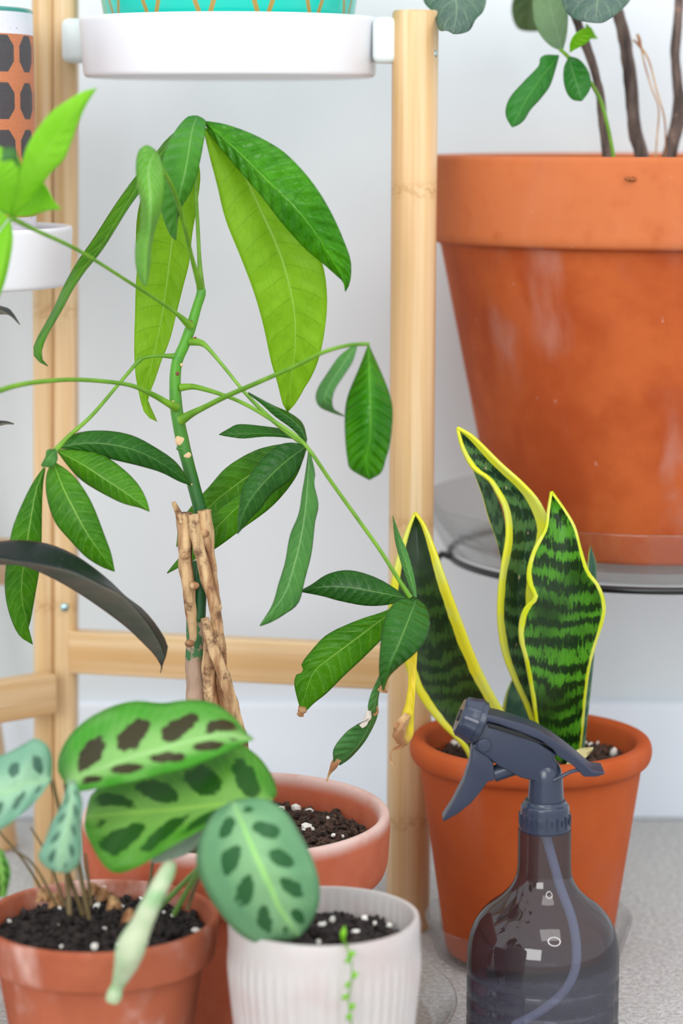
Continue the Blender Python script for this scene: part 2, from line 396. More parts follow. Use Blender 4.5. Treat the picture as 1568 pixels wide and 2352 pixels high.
L_fresh = leafmat('money_leaf_fresh', (58, 130, 30), (78, 150, 40), (140, 190, 100), 12, 0.5, 0.28, 0.3, 0.03, 0.05, 0.35, 30, 0.7, (120, 200, 50), latc=(44, 100, 26))
L_fold = leafmat('money_leaf_folding', (96, 168, 44), (120, 186, 64), (176, 214, 140), 16, 1.6, 0.3, 0.35, 0.04, 0.08, 0.5, 30, 0.7, (140, 210, 60))
L_fig = leafmat('fig_leaf', (52, 84, 70), (64, 98, 76), (128, 158, 118), 6, 0.7, 0.4, 0.12, 0.03, 0.05, 0.65, 30, 0.5)
L_fig2 = leafmat('fig_leaf_back', (108, 142, 96), (120, 152, 104), (150, 176, 132), 6, 0.7, 0.45, 0.3, 0.03, 0.05, 0.4, 30, 0.4)
L_figy = leafmat('fig_leaf_young', (44, 118, 40), (52, 130, 46), (120, 172, 92), 7, 0.5, 0.28, 0.25, 0.03, 0.04, 0.22, 30, 0.4)
M_stem = NT('green_stem'); n = M_stem.noise(60, 3); M_stem.set(M_stem.mix(M_stem.ramp(n, 0.3, 0.7), lin((84, 134, 16)), lin((112, 160, 34))), 0.45); M_stem = M_stem.m
t = NT('money_trunk_skin'); z = t.xyz()[2]; n = t.noise(70, 4)
c = t.mix(t.ramp(z, 0.33, 0.47), lin((24, 78, 38)), lin((80, 150, 30))); c = t.mix(t.m_('MULTIPLY', t.ramp(n, 0.55, 0.75), 0.5), c, lin((52, 108, 58)))
t.set(c, 0.42); t.bump(n, 0.25, 0.001); M_trunk = t.m
t = NT('dry_twig_bark'); st = t.noise(1.0, 4, t.coord('Object', (160, 160, 28))); n = t.noise(55, 4, rough=0.65)
c = t.mix(t.ramp(st, 0.35, 0.65), lin((214, 180, 134)), lin((150, 106, 70))); c = t.mix(t.m_('MULTIPLY', t.ramp(n, 0.50, 0.64), 0.85), c, lin((88, 52, 34)))
t.set(c, 0.75); t.bump(t.m_('ADD', st, n), 0.7, 0.002); M_twig = t.m
t = NT('grey_trunk_bark'); n = t.noise(38, 4); st = t.noise(1.0, 4, t.coord('Object', (110, 110, 30)))
c = t.mix(t.ramp(st, 0.35, 0.65), lin((178, 150, 128)), lin((140, 108, 88))); z = t.xyz()[2]
c = t.mix(t.m_('MULTIPLY', t.ramp(n, 0.47, 0.50), t.ramp(z, 0.205, 0.235)), c, lin((62, 112, 66)))
t.set(c, 0.75); t.bump(t.m_('ADD', st, n), 0.5, 0.002); M_trunk2 = t.m
t = NT('fig_bark'); st = t.noise(1.0, 4, t.coord('Object', (120, 120, 25))); n = t.noise(90, 4)
c = t.mix(t.ramp(st, 0.35, 0.68), lin((62, 50, 46)), lin((118, 100, 92))); c = t.mix(t.m_('MULTIPLY', t.ramp(n, 0.62, 0.7), 0.5), c, lin((160, 126, 104)))
t.set(c, 0.8); t.bump(t.m_('ADD', st, n), 0.8, 0.002); M_figbark = t.m
M_dry = NT('dry_leaf'); n = M_dry.noise(80, 4); M_dry.set(M_dry.mix(M_dry.ramp(n, 0.35, 0.65), lin((206, 168, 118)), lin((158, 108, 70))), 0.8); M_dry = M_dry.m
t = NT('yellowing_leaf'); u, v = t.uv(); n = t.noise(60, 3); c = t.mix(t.ramp(n, 0.3, 0.7), lin((232, 204, 28)), lin((216, 196, 44))); c = t.mix(t.ramp(v, 0.86, 1.0), c, lin((190, 150, 82)))
t.set(c, 0.45); M_yellow = t.m

# ---------------------------------------------------------------- setting
WALL_Y = 2.145
def structure(name, bm, mat):
    o = link(name, bm, mat, None, smooth=False); o['kind'] = 'structure'; return o
bm = bmesh.new(); box_bm(bm, (0, 0.6, -0.05), (1, 0, 0), (0, 1, 0), (0, 0, 1), (5.0, 3.2, 0.1)); structure('floor', bm, M_carpet)
bm = bmesh.new(); box_bm(bm, (0, WALL_Y+0.05, 1.2), (1, 0, 0), (0, 1, 0), (0, 0, 1), (5.0, 0.1, 2.4)); structure('wall_back', bm, M_wall)
bm = bmesh.new(); box_bm(bm, (0, WALL_Y-0.007, 0.0545), (1, 0, 0), (0, 1, 0), (0, 0, 1), (5.0, 0.014, 0.109)); bevel(structure('baseboard_back', bm, M_base), 0.004)

# ---------------------------------------------------------------- bamboo stand with white holders
RP = 0.0172
pr_t, pr_b = at(954, 22, 1.83), at(936, 2130, 1.83); pr_b = Vector((pr_b.x, 1.83, 0)); pr_t.z = at(954, 22, 1.815).z
pl_t, pl_b = at(126, -160, 1.93), at(128, 2010, 1.93); pl_b = Vector((pl_b.x, 1.93, 0))
stand = thing('bamboo_plant_stand', 'pale bamboo plant stand of round posts and rails holding two white round trays', 'plant stand', ((pl_b.x+pr_b.x)/2, 1.88, 0))
def post(name, a, b, r, mat):
    o = tube_w(name, [b, b+(a-b)*0.004, b+(a-b)*0.5, a-(a-b)*0.003, a], [r*0.93, r, r, r, r*0.93], mat, stand, 40); return o
post_r = post('post', pr_t, pr_b, RP, M_post)
dl = Vector((0.0085, 0, 0))
post('post', pl_t-dl*1.06, pl_b-dl*1.06, RP*0.52, M_post2)
ax_ = (pl_t-pl_b).normalized(); bm = bmesh.new(); cc = (pl_t+pl_b)/2+dl*0.98+Vector((0, 0.003, 0))
box_bm(bm, cc, (1, 0, 0), Vector((0, 1, 0)), ax_, (0.0182, 0.026, (pl_t-pl_b).length)); post_l = bevel(link('post', bm, M_post2, stand, smooth=False, label='flat-faced bamboo upright with a small screw'), 0.0045, 4)
q = Vector((-0.345, 2.045, 0)); post('post', Vector((-0.40, 2.06, 0.84)), Vector((-0.3, 2.045, 0)), RP, M_post2)
fl_b = Vector((-0.42, 1.76, 0)); post('post', Vector((-0.42, 1.76, 0.84)), fl_b, RP, M_post)
def rail(a, b, w, hh, mat=None):
    a, b = Vector(a), Vector(b); ux = (b-a).normalized(); uy = Vector((0, 0, 1)).cross(ux).normalized(); uz = ux.cross(uy)
    bm = bmesh.new(); box_bm(bm, stand.location, (1, 0, 0), (0, 1, 0), (0, 0, 1), ((b-a).length, w, hh))
    o = link('rail', bm, mat or M_rail, stand, smooth=False); o.location = (a+b)/2-stand.location; o.rotation_euler = Matrix((ux, uy, uz)).transposed().to_euler(); return bevel(o, 0.002)
rail(at(166, 1495, 1.925), at(900, 1531, 1.835), 0.017, 0.0345)
rail(at(118, 1590, 1.905), Vector((-0.42, 1.762, at(118, 1590, 1.905).z)), 0.018, 0.033)
rail(at(20, 1290, 2.035), at(-120, 1285, 1.92), 0.017, 0.04)
bm = bmesh.new(); a = at(148, 1395, 1.93-0.0105)
bmesh.ops.create_uvsphere(bm, u_segments=16, v_segments=8, radius=0.0037, matrix=Matrix.Translation(a) @ Matrix.Diagonal((1, .6, 1, 1))); link('screw', bm, M_screw, post_l)
bm = bmesh.new(); a = at(999, 123, 1.83-RP*0.4); a.x = a.x-0.0005
bmesh.ops.create_uvsphere(bm, u_segments=16, v_segments=8, radius=0.0032, matrix=Matrix.Translation(a) @ Matrix.Diagonal((.6, 1, 1.2, 1))); link('screw', bm, M_screw, post_r)
def holder(c, R, z0, z1, ang, pegs):
    pr = [(0, z0), (R*0.972, z0), (R, z1), (R-0.006, z1), (R*0.965-0.007, z0+0.005), (0, z0+0.005)]
    o = lathe('pot_holder', round_prof(pr, 0.004, 5), c, M_white, stand, 128, label='white round tray slung between two bamboo posts')
    return o
tc = at(527, 98, 1.865); tz0 = at(527, 172, 1.865-0.105).z; tz1 = at(527, 25, 1.865-0.115).z; TR = 344*mpp(tc)
tc = (tc.x, 1.865); holder(tc, TR, tz0, tz1, 0, 0)
tray = [o for o in stand.children if o.name.startswith('pot_holder')][0]
def peg(px0, px1, py0, py1, Y, par, depth=0.026):
    a = at(px0, py0, Y); b = at(px1, py1, Y); bm = bmesh.new()
    box_bm(bm, ((a.x+b.x)/2, Y, (a.z+b.z)/2), (1, 0, 0), (0, 1, 0), (0, 0, 1), (abs(b.x-a.x), depth, abs(a.z-b.z)))
    return bevel(link('peg', bm, M_peg, par, smooth=False), 0.0055, 4)
peg(855, 912, 40, 146, 1.835, tray); peg(144, 205, 43, 145, 1.905, tray)
lc = at(-178, 600, 1.80); LR = 345*mpp(lc); lz1 = at(-178, 534, 1.80-0.114).z; lz0 = at(-178, 678, 1.80-0.105).z
holder((lc.x, 1.80), LR, lz0, lz1, 0, 0); tray2 = [o for o in stand.children if o.name.startswith('pot_holder')][1]
d = (Vector((pl_b.x+0.006, 1.93, 0))-Vector((lc.x, 1.80, 0))).normalized()
bm = bmesh.new(); box_bm(bm, Vector((lc.x, 1.80, (lz0+lz1)/2))+d*(LR+0.004), d, Vector((0, 0, 1)).cross(d), (0, 0, 1), (0.03, 0.024, 0.033)); bevel(link('peg', bm, M_peg, tray2, smooth=False), 0.005, 4)
bm = bmesh.new(); box_bm(bm, Vector((lc.x-LR-0.001, 1.795, (lz0+lz1)/2)), (1, 0, 0), (0, 1, 0), (0, 0, 1), (0.03, 0.024, 0.033)); bevel(link('peg', bm, M_peg, tray2, smooth=False), 0.005, 4)

# turquoise bowl with gilt petals
t = NT('turquoise_gilt_glaze'); u, v = t.uv()
fu = t.m_('ABSOLUTE', t.m_('SUBTRACT', t.m_('FRACT', t.m_('MULTIPLY_ADD', u, 14.0, 0.32)), 0.5))
z = t.xyz()[2]
d = t.m_('ABSOLUTE', t.m_('SUBTRACT', fu, t.m_('MULTIPLY', t.m_('POWER', t.m_('MAXIMUM', t.m_('DIVIDE', t.m_('SUBTRACT', z, 0.030), 0.06), 0.0), 0.8), 0.42)))
g = t.m_('MULTIPLY', t.ramp(d, 0.035, 0.05, 1, 0), t.ramp(z, 0.030, 0.031))
t.set(t.mix(g, lin((20, 196, 178)), lin((172, 140, 66))), t.ramp(g, 0, 1, 0.16, 0.5)); M_turq = t.m
zb = tz0+0.0052
bowl = lathe('planter_bowl', round_prof([(0, zb), (0.088, zb), (0.0945, zb+0.04), (0.100, zb+0.075), (0.098, zb+0.11), (0.094, zb+0.11), (0.094, zb+0.075), (0.086, zb+0.01), (0, zb+0.008)], 0.008, 5), tc, M_turq, None, 128, origin=(tc[0], tc[1], zb))
tag(bowl, 'turquoise glazed bowl with gold petal lines standing in the upper white tray', 'planter')
# orange pot with black spots
t = NT('spotted_orange_glaze'); u, v = t.uv(); z = t.xyz()[2]
P0 = lz0+0.0052; zo1 = at(33, 73, 1.735).z-P0; zo0 = at(33, 503, 1.735).z-P0; per = (zo1-zo0)*110/430.0; zc = at(33, 120, 1.735).z-P0
x = t.m_('SUBTRACT', t.m_('FRACT', t.m_('MULTIPLY_ADD', u, 16.0, 0.06)), 0.5)
y = t.m_('SUBTRACT', t.m_('FRACT', t.m_('ADD', t.m_('DIVIDE', t.m_('SUBTRACT', z, zc), per), 0.5)), 0.5)
ax, ay = t.m_('DIVIDE', t.m_('ABSOLUTE', x), 0.385), t.m_('DIVIDE', t.m_('ABSOLUTE', y), 0.385)
oc = t.m_('MAXIMUM', t.m_('MAXIMUM', ax, ay), t.m_('MULTIPLY', t.m_('ADD', ax, ay), 0.70))
inb = t.m_('MULTIPLY', t.ramp(z, zo0, zo0+0.0004), t.ramp(z, zo1-0.0004, zo1, 1, 0))
spot = t.ramp(oc, 0.99, 1.02, 1, 0); fine = t.noise(1300, 2)
co = t.mix(t.ramp(fine, 0.35, 0.65), lin((190, 108, 66)), lin((206, 132, 92)))
ck = t.mix(t.ramp(fine, 0.6, 0.75), lin((70, 66, 70)), lin((112, 104, 104)))
cw = t.mix(t.ramp(t.noise(380, 2), 0.71, 0.74), lin((226, 222, 232)), lin((60, 50, 50)))
c = t.mix(inb, cw, t.mix(spot, co, ck)); c = t.mix(t.ramp(z, at(33, 20, 1.735).z-P0-0.001, at(33, 20, 1.735).z-P0), c, lin((72, 140, 130)))
t.set(c, t.ramp(inb, 0, 1, 0.25, 0.6)); M_spot = t.m
OR = 262*mpp(lc); ztop = at(33, 10, 1.735).z
op = lathe('planter_pot', round_prof([(0, P0), (OR*0.96, P0), (OR, P0+0.03), (OR*1.003, ztop), (OR-0.006, ztop), (OR-0.007, P0+0.01), (0, P0+0.008)], 0.003), (lc.x, 1.80), M_spot, None, 128, origin=(lc.x, 1.80, P0))
tag(op, 'orange cylindrical pot with black octagon spots in the lower white tray at left', 'planter')

# ---------------------------------------------------------------- fig in the big pot
BY = 1.951; BK = BY/1.88; BX = at(1500, 800, BY).x; bz0 = at(1450, 1302, BY-0.124).z
fig = thing('potted_fig_tree', 'fiddle leaf fig in a very large orange terracotta pot raised on a clear dish', 'potted plant', (BX, BY, bz0))
bzl = at(1500, 577, BY-0.179).z; bzt = at(1500, 361, BY-0.179).z
pr = [(a*BK, b) for a, b in [(0, bz0), (0.1195, bz0), (0.1665, bzl-0.001), (0.1745, bzl), (0.1775, bzl+0.006), (0.1765, bzt), (0.160, bzt), (0.158, bzt-0.04), (0.112, bz0+0.014), (0, bz0+0.014)]]
lathe('pot', round_prof(pr, 0.0045, 5), (BX, BY), M_tc_big, fig, 160, mod=lambda r, z, a: r*(1+0.0022*math.sin(a*3+z*30)))
soil((BX, BY), 0.1555*BK, bzt-0.045, fig, 14, 3, 0.005)
sz = bzt-0.047
ch = at(1447, 411, BY-0.181)
bm = bmesh.new(); bmesh.ops.create_icosphere(bm, subdivisions=3, radius=1, matrix=Matrix.Translation(ch) @ Matrix.Diagonal((0.0045, 0.0012, 0.0017, 1)))
for v in bm.verts: v.co += Vector((0, 0, 0.0012))*noise.noise(v.co*900)
link('chip', bm, simple('chipped_clay', (150, 84, 44), .9), [o for o in fig.children if o.name.startswith('pot')][0], label='small dark chip in the rim')
def stem3(pts, mat, par, name='stem', lumps=0.25, seed=0, extra=True):
    return tube(name, pts, mat, par, 12, 40, lumps, seed)
s1 = stem3([(1400, 470, 1.940, 9), (1393, 358, 1.930, 10), (1384, 290, 1.930, 10), (1378, 220, 1.925, 10), (1358, 140, 1.920, 10), (1340, 90, 1.920, 11), (1318, 30, 1.920, 10), (1290, -60, 1.920, 9)], M_figbark, fig, seed=1)
s2 = stem3([(1482, 470, 1.950, 18), (1473, 358, 1.950, 17), (1458, 300, 1.950, 15), (1452, 230, 1.950, 16), (1443, 150, 1.950, 15), (1430, 70, 1.950, 14), (1412, 10, 1.950, 13), (1380, -90, 1.950, 12)], M_figbark, fig, seed=2)
s3 = stem3([(1520, 470, 1.970, 14), (1536, 350, 1.970, 14), (1556, 260, 1.970, 13), (1556, 190, 1.970, 12), (1550, 120, 1.970, 11), (1556, 50, 1.970, 11), (1562, -60, 1.970, 10)], M_figbark, fig, seed=3)
s5 = stem3([(1530, 400, 1.975, 12), (1545, 330, 1.970, 13), (1568, 250, 1.970, 12), (1600, 150, 1.970, 11), (1620, -50, 1.970, 10)], M_figbark, fig, seed=4)
s4 = tube('stem', [(1415, 430, 1.870, 4.5), (1408, 358, 1.870, 4.5), (1395, 290, 1.870, 4.5), (1380, 235, 1.870, 5), (1358, 193, 1.870, 4.5), (1330, 160, 1.870, 4.5), (1302, 128, 1.860, 4.5), (1285, 113, 1.860, 4)], M_stem, fig, label='thin green side stem')
for pts in ([(1455, 92, 1.940, 2.5), (1470, 108, 1.930, 3), (1490, 140, 1.930, 2.2), (1508, 210, 1.930, 2), (1525, 270, 1.930, 2), (1528, 330, 1.940, 2), (1524, 420, 1.940, 2)],
            [(1472, 105, 1.930, 2.2), (1478, 140, 1.930, 1.870), (1495, 200, 1.930, 1.870), (1512, 250, 1.930, 1.870), (1508, 320, 1.930, 1.870), (1500, 420, 1.940, 1.870)],
            [(1470, 108, 1.930, 3.5), (1468, 92, 1.930, 4), (1463, 78, 1.930, 3)]):
    tube('aerial_root', pts, M_dry, fig)
fl = lambda mid, A, B, Ys, mat, st, **k: leaf('leaf', mid, A, B, Ys, mat, st, nv=6, **k)
fl([(1040, -90), (1045, -20), (1048, 30), (1040, 78)], [(1040, -90), (985, -50), (972, 0), (995, 30), (1003, 58), (1010, 71), (1025, 70), (1040, 78)], [(1040, -90), (1100, -60), (1116, -10), (1110, 25), (1092, 45), (1078, 70), (1055, 78), (1040, 78)], [1.930, 1.830, 1.770], L_fig, s1, eA=0.012, eB=0.012, wav=0.004)
fl([(1385, -90), (1375, -30), (1370, 20), (1368, 53)], [(1385, -90), (1320, -50), (1291, -10), (1296, 20), (1315, 42), (1345, 50), (1368, 53)], [(1385, -90), (1440, -60), (1450, -10), (1432, 18), (1405, 40), (1385, 52), (1368, 53)], [1.930, 1.840, 1.770], L_fig, s2, eA=0.012, eB=0.01, wav=0.003)
fl([(1245, -90), (1225, -20), (1215, 30), (1210, 72)], [(1245, -90), (1195, -40), (1175, 10), (1178, 45), (1190, 66), (1210, 72)], [(1245, -90), (1290, -50), (1295, 10), (1280, 50), (1240, 70), (1210, 72)], [1.970, 2.020, 2.050], L_fig2, s1)
fl([(1292, 118), (1278, 70), (1262, 10), (1255, -60)], [(1292, 118), (1262, 104), (1235, 72), (1223, 30), (1228, -20), (1255, -60)], [(1292, 118), (1302, 75), (1304, 20), (1295, -30), (1255, -60)], [1.860, 1.900, 1.930, 1.940], L_fig2, s4, label='pale grey green leaf')
fl([(1283, 128), (1245, 175), (1205, 235), (1177, 292)], [(1283, 127), (1254, 126), (1240, 134), (1236, 152), (1200, 190), (1172, 222), (1161, 250), (1163, 272), (1175, 292)], [(1283, 129), (1275, 160), (1262, 198), (1240, 228), (1218, 252), (1204, 275), (1190, 287), (1177, 292)], [1.860, 1.840, 1.820], L_figy, s4, eA=0.006, eB=0.004)
fl([(1306, 130), (1315, 165), (1328, 205), (1336, 232)], [(1306, 130), (1295, 155), (1294, 185), (1301, 212), (1315, 229), (1336, 232)], [(1307, 129), (1330, 137), (1349, 160), (1356, 185), (1353, 208), (1336, 232)], [1.860, 1.845, 1.840], L_figy, s4, eA=0.005, eB=0.004)
fl([(1309, 120), (1322, 95), (1340, 78), (1358, 64)], [(1308, 120), (1309, 98), (1320, 78), (1340, 65), (1358, 64)], [(1310, 119), (1330, 108), (1348, 98), (1357, 84), (1358, 64)], [1.860, 1.850, 1.840], L_young, s4)
fl([(1345, 55), (1355, 70), (1372, 88)], [(1345, 55), (1345, 75), (1350, 88), (1372, 89)], [(1347, 55), (1360, 68), (1366, 80), (1372, 88)], [1.920, 1.930, 1.930], L_young, s1)

# clear dish and the black wire stand under the big pot
zr_ = at(1560, 1228, BY-0.186).z; zb_ = bz0-0.0085
prf = [(0, bz0-0.0008), (0.154, bz0-0.0008), (0.163, bz0+0.004), (0.174, zb_+0.026), (0.1835, zr_-0.0015), (0.186, zr_), (0.1875, zr_-0.0015), (0.178, zb_+0.023), (0.168, zb_+0.004), (0.158, zb_), (0, zb_)]
so = lathe('saucer', round_prof(prf, 0.002, 3), (BX, BY), M_clear2, None, 160, origin=(BX, BY, zb_)); tag(so, 'large clear plastic dish under the huge terracotta pot on black wire ring', 'saucer')
ws = thing('wire_plant_stand', 'black metal wire stand with a round ring carrying the large pot', 'plant stand', (BX, BY, 0))
bm = bmesh.new(); torus_bm(bm, (BX, BY, zb_-0.0029), 0.164, 0.0028); ring = link('ring', bm, M_black, ws)
for ang in (187, 310, 52):
    a = math.radians(ang); d = Vector((math.cos(a), math.sin(a), 0)); c0 = Vector((BX, BY, 0))
    tube_w('leg', [c0+d*v+Vector((0, 0, w)) for v, w in ((0.163, zb_-0.003), (0.172, zb_+0.0005), (0.180, zb_-0.012), (0.187, 0.2), (0.201, 0.08), (0.212, 0.003))], 0.0028, M_black, ws, 12, 30)

# ---------------------------------------------------------------- money tree
MX = at(542, 1870, 1.62).x; MY = 1.62
money = thing('potted_money_tree', 'drooping money tree with green stem and bare twigs in a wide chalky-rimmed terracotta pot', 'potted plant', (MX, MY, 0.006))
mz = at(542, 1958, MY-0.098).z
R = 354*mpp(at(542, 1870, MY))
lathe('pot', round_prof([(0, 0.006), (R*0.66, 0.006), (R*0.885, mz-0.046), (R*0.955, mz-0.045), (R*0.985, mz-0.036), (R, mz-0.01), (R*0.995, mz), (R*0.94, mz), (R*0.90, mz-0.012), (R*0.85, mz-0.05), (R*0.6, 0.02), (0, 0.018)], 0.0045, 5), (MX, MY), M_tc_bowl, money, 160)
soil((MX, MY), R*0.885, mz-0.022, money, 55, 5, 0.007, 0.004, 700)
TY = 1.635
trunk = tube('trunk', [(458, 655, TY, 8), (462, 672, TY, 11), (452, 705, TY, 10.5), (440, 745, TY, 12), (424, 790, TY, 12.5), (407, 830, TY, 12.5), (402, 875, TY, 13), (404, 930, TY, 14), (413, 985, TY, 15), (424, 1035, TY, 15), (437, 1085, TY, 14.5), (450, 1135, TY, 15), (461, 1180, TY, 15), (468, 1260, TY, 14), (462, 1340, TY, 14), (458, 1420, TY, 14)], M_trunk, money, 20, 110, 0.06, label='smooth green upper stem')
M_cut = simple('cut_scar', (214, 182, 140), 0.8); M_thorn = simple('leaf_scar_brown', (120, 66, 50), 0.8)
def blob(name, px, py, Y, rx, rz, mat, par, ry=0.002, tilt=0):
    bm = bmesh.new(); p = at(px, py, Y); k = mpp(p)
    bmesh.ops.create_uvsphere(bm, u_segments=18, v_segments=10, radius=1, matrix=Matrix.Translation(p) @ Matrix.Rotation(tilt, 4, 'Y') @ Matrix.Diagonal((rx*k, ry, rz*k, 1))); return link(name, bm, mat, par)
blob('cut_scar', 413, 1011, TY-0.0035, 11, 13, M_cut, trunk, 0.0012, 0.2); blob('cut_scar', 429, 1046, TY-0.0035, 10.5, 8, M_cut, trunk, 0.0012, -0.2)
blob('bark_ring', 421, 1030, TY, 17, 7, M_trunk, trunk, 0.0045)
for (x, y, s) in ((417, 838, 1), (398, 923, 1), (441, 1112, 1), (438, 740, 1.2), (448, 778, 1.2), (407, 858, 1.2)): blob('leaf_scar', x, y, TY-0.0032, 4*s, 4*s, M_thorn if s > 1 else M_cut, trunk, 0.0012)
def twig(pts, s, mat=None, lumps=0.3): return tube('twig', pts, mat or M_twig, money, 18, 60, lumps, s)
mainw = tube('woody_trunk', [(456, 1290, TY+.004, 15), (450, 1400, TY+.004, 20), (450, 1500, TY+.004, 23), (453, 1600, TY+.004, 25), (470, 1700, TY+.004, 27), (490, 1905, TY+.004, 30)], M_trunk2, money, 22, 70, 0.18, 3)
twig([(421, 1178, TY-.006, 18), (424, 1230, TY-.006, 16), (426, 1290, TY-.006, 15), (432, 1350, TY-.006, 14), (440, 1420, TY-.002, 12), (448, 1500, TY, 8)], 11)
twig([(398, 1153, TY-.010, 5), (408, 1175, TY-.010, 7), (417, 1200, TY-.010, 8)], 12)
twig([(444, 1182, TY-.012, 12), (452, 1230, TY-.012, 14), (465, 1290, TY-.012, 14), (484, 1360, TY-.012, 14), (497, 1420, TY-.012, 13), (507, 1500, TY-.010, 12), (512, 1570, TY-.008, 11), (530, 1700, TY, 11), (540, 1900, TY, 12)], 13)
twig([(468, 1172, TY-.008, 15), (476, 1225, TY-.008, 14), (487, 1300, TY-.006, 10), (496, 1370, TY-.004, 9), (502, 1440, TY-.002, 9), (500, 1560, TY, 12)], 14)
twig([(470, 1420, TY-.016, 10), (484, 1475, TY-.016, 12), (505, 1530, TY-.016, 14), (525, 1590, TY-.014, 15), (540, 1650, TY-.010, 16), (556, 1740, TY-.006, 17), (575, 1905, TY-.006, 17)], 15)
twig([(478, 1470, TY-.006, 9), (480, 1530, TY-.006, 15), (484, 1600, TY-.006, 18), (500, 1700, TY-.006, 19), (520, 1905, TY-.006, 20)], 16)
twig([(496, 1500, TY-.004, 8), (508, 1580, TY-.004, 13), (518, 1640, TY-.004, 13), (540, 1760, TY-.004, 13), (555, 1905, TY-.004, 14)], 17)
for (x, y) in ((424, 1276), (499, 1395), (435, 1478), (512, 1545), (470, 1225), (447, 1345)): blob('twig_knot', x, y, TY-.012, 11, 9, M_twig, money, 0.003)
# leaf stalks and leaflets
st1 = tube('leaf_stalk', [(462, 665, TY, 9), (458, 600, TY+.005, 5), (454, 520, TY+.01, 4.5), (450, 440, TY+.012, 4.5), (452, 350, TY+.01, 4.5), (463, 280, TY, 5)], M_stem, money)
st2 = tube('leaf_stalk', [(460, 660, TY-.002, 8), (440, 590, TY-.02, 5), (424, 520, TY-.04, 5), (405, 455, TY-.06, 5), (388, 415, TY-.075, 5), (370, 385, TY-.085, 5), (355, 350, TY-.09, 5)], M_stem, money)
lf = lambda mid, A, B, Ys, mat, st, **k: leaf('leaflet', mid, A, B, Ys, mat, st, **k)
lf([(468, 278), (512, 316), (553, 354), (614, 415), (675, 474), (725, 536), (763, 597), (785, 636), (793, 670)], [(468, 278), (510, 284), (560, 300), (610, 323), (655, 352), (700, 398), (735, 445), (765, 498), (790, 555), (805, 600), (804, 645), (793, 670)], [(468, 278), (490, 318), (540, 380), (600, 450), (650, 515), (700, 570), (745, 608), (772, 632), (790, 650), (793, 670)], [TY, TY-.03, TY-.045, TY-.04, TY-.03], L_top, st1, eA=0.008, eB=0.008, rip=0.0016, nv=13)
lf([(465, 288), (515, 345), (560, 400), (600, 485), (638, 570), (663, 650), (676, 720), (678, 790), (670, 860), (660, 947)], [(465, 288), (480, 355), (497, 420), (518, 505), (552, 590), (583, 672), (605, 750), (622, 830), (637, 880), (648, 925), (660, 947)], [(465, 288), (520, 330), (600, 410), (680, 500), (722, 560), (743, 615), (751, 680), (748, 740), (736, 810), (718, 860), (698, 893), (680, 925), (660, 947)], [TY, TY-.005, TY-.01, TY-.005, TY+.01], L_under, st1, eA=-0.006, eB=-0.006, rip=0.0006, nv=13)
lf([(452, 266), (441, 300), (433, 350), (424, 400), (412, 450), (405, 500), (404, 552)], [(452, 266), (432, 268), (410, 290), (385, 330), (369, 378), (366, 420), (368, 470), (380, 515), (393, 542), (404, 552)], [(456, 267), (472, 278), (470, 310), (461, 360), (452, 400), (438, 440), (420, 470), (409, 500), (406, 530), (404, 552)], [TY, TY-.035, TY-.05, TY-.05, TY-.04], L_fresh, st1, eA=0.012, eB=0.008, rip=0.001, nv=10)
lf([(440, 276), (385, 334), (320, 424), (285, 480), (228, 572), (190, 620), (160, 665), (132, 715), (105, 765), (90, 795), (88, 822), (110, 841)], [(440, 274), (385, 318), (350, 362), (312, 405), (265, 470), (215, 548), (180, 598), (150, 650), (120, 715), (88, 772), (77, 800), (82, 825), (110, 841)], [(440, 280), (388, 342), (326, 434), (292, 482), (236, 572), (196, 622), (167, 665), (142, 712), (114, 760), (99, 793), (95, 820), (110, 841)], [TY, TY+.01, TY, TY-.02, TY-.03], L_green, st1, eA=0.016, eB=-0.006, rip=0.0012, nv=14)
lf([(456, 375), (415, 455), (395, 560), (385, 640), (370, 740), (350, 830), (335, 900), (360, 968)], [(456, 375), (385, 385), (335, 430), (316, 490), (312, 560), (316, 600), (312, 650), (310, 720), (308, 800), (311, 860), (318, 900), (330, 945), (345, 962), (362, 969)], [(456, 375), (460, 410), (451, 480), (441, 540), (435, 600), (420, 660), (405, 720), (390, 780), (370, 830), (356, 872), (342, 908), (338, 938), (348, 960), (362, 969)], [TY+.02, TY+.03, TY+.035, TY+.03, TY+.02], L_under, st1, eA=-0.004, eB=-0.004, rip=0.0006, nv=14)
lf([(356, 345), (340, 390), (345, 450), (344, 520), (335, 590), (334, 657)], [(356, 345), (338, 334), (320, 345), (313, 375), (315, 420), (324, 470), (322, 520), (312, 560), (312, 605), (322, 642), (334, 657)], [(356, 345), (368, 365), (376, 400), (376, 440), (370, 480), (357, 520), (347, 565), (345, 605), (340, 635), (334, 657)], [TY-.09, TY-.115, TY-.11, TY-.10], L_fold, st2, eA=0.012, eB=0.014, rip=0.0004, bulge=0.4, thick=.0008)
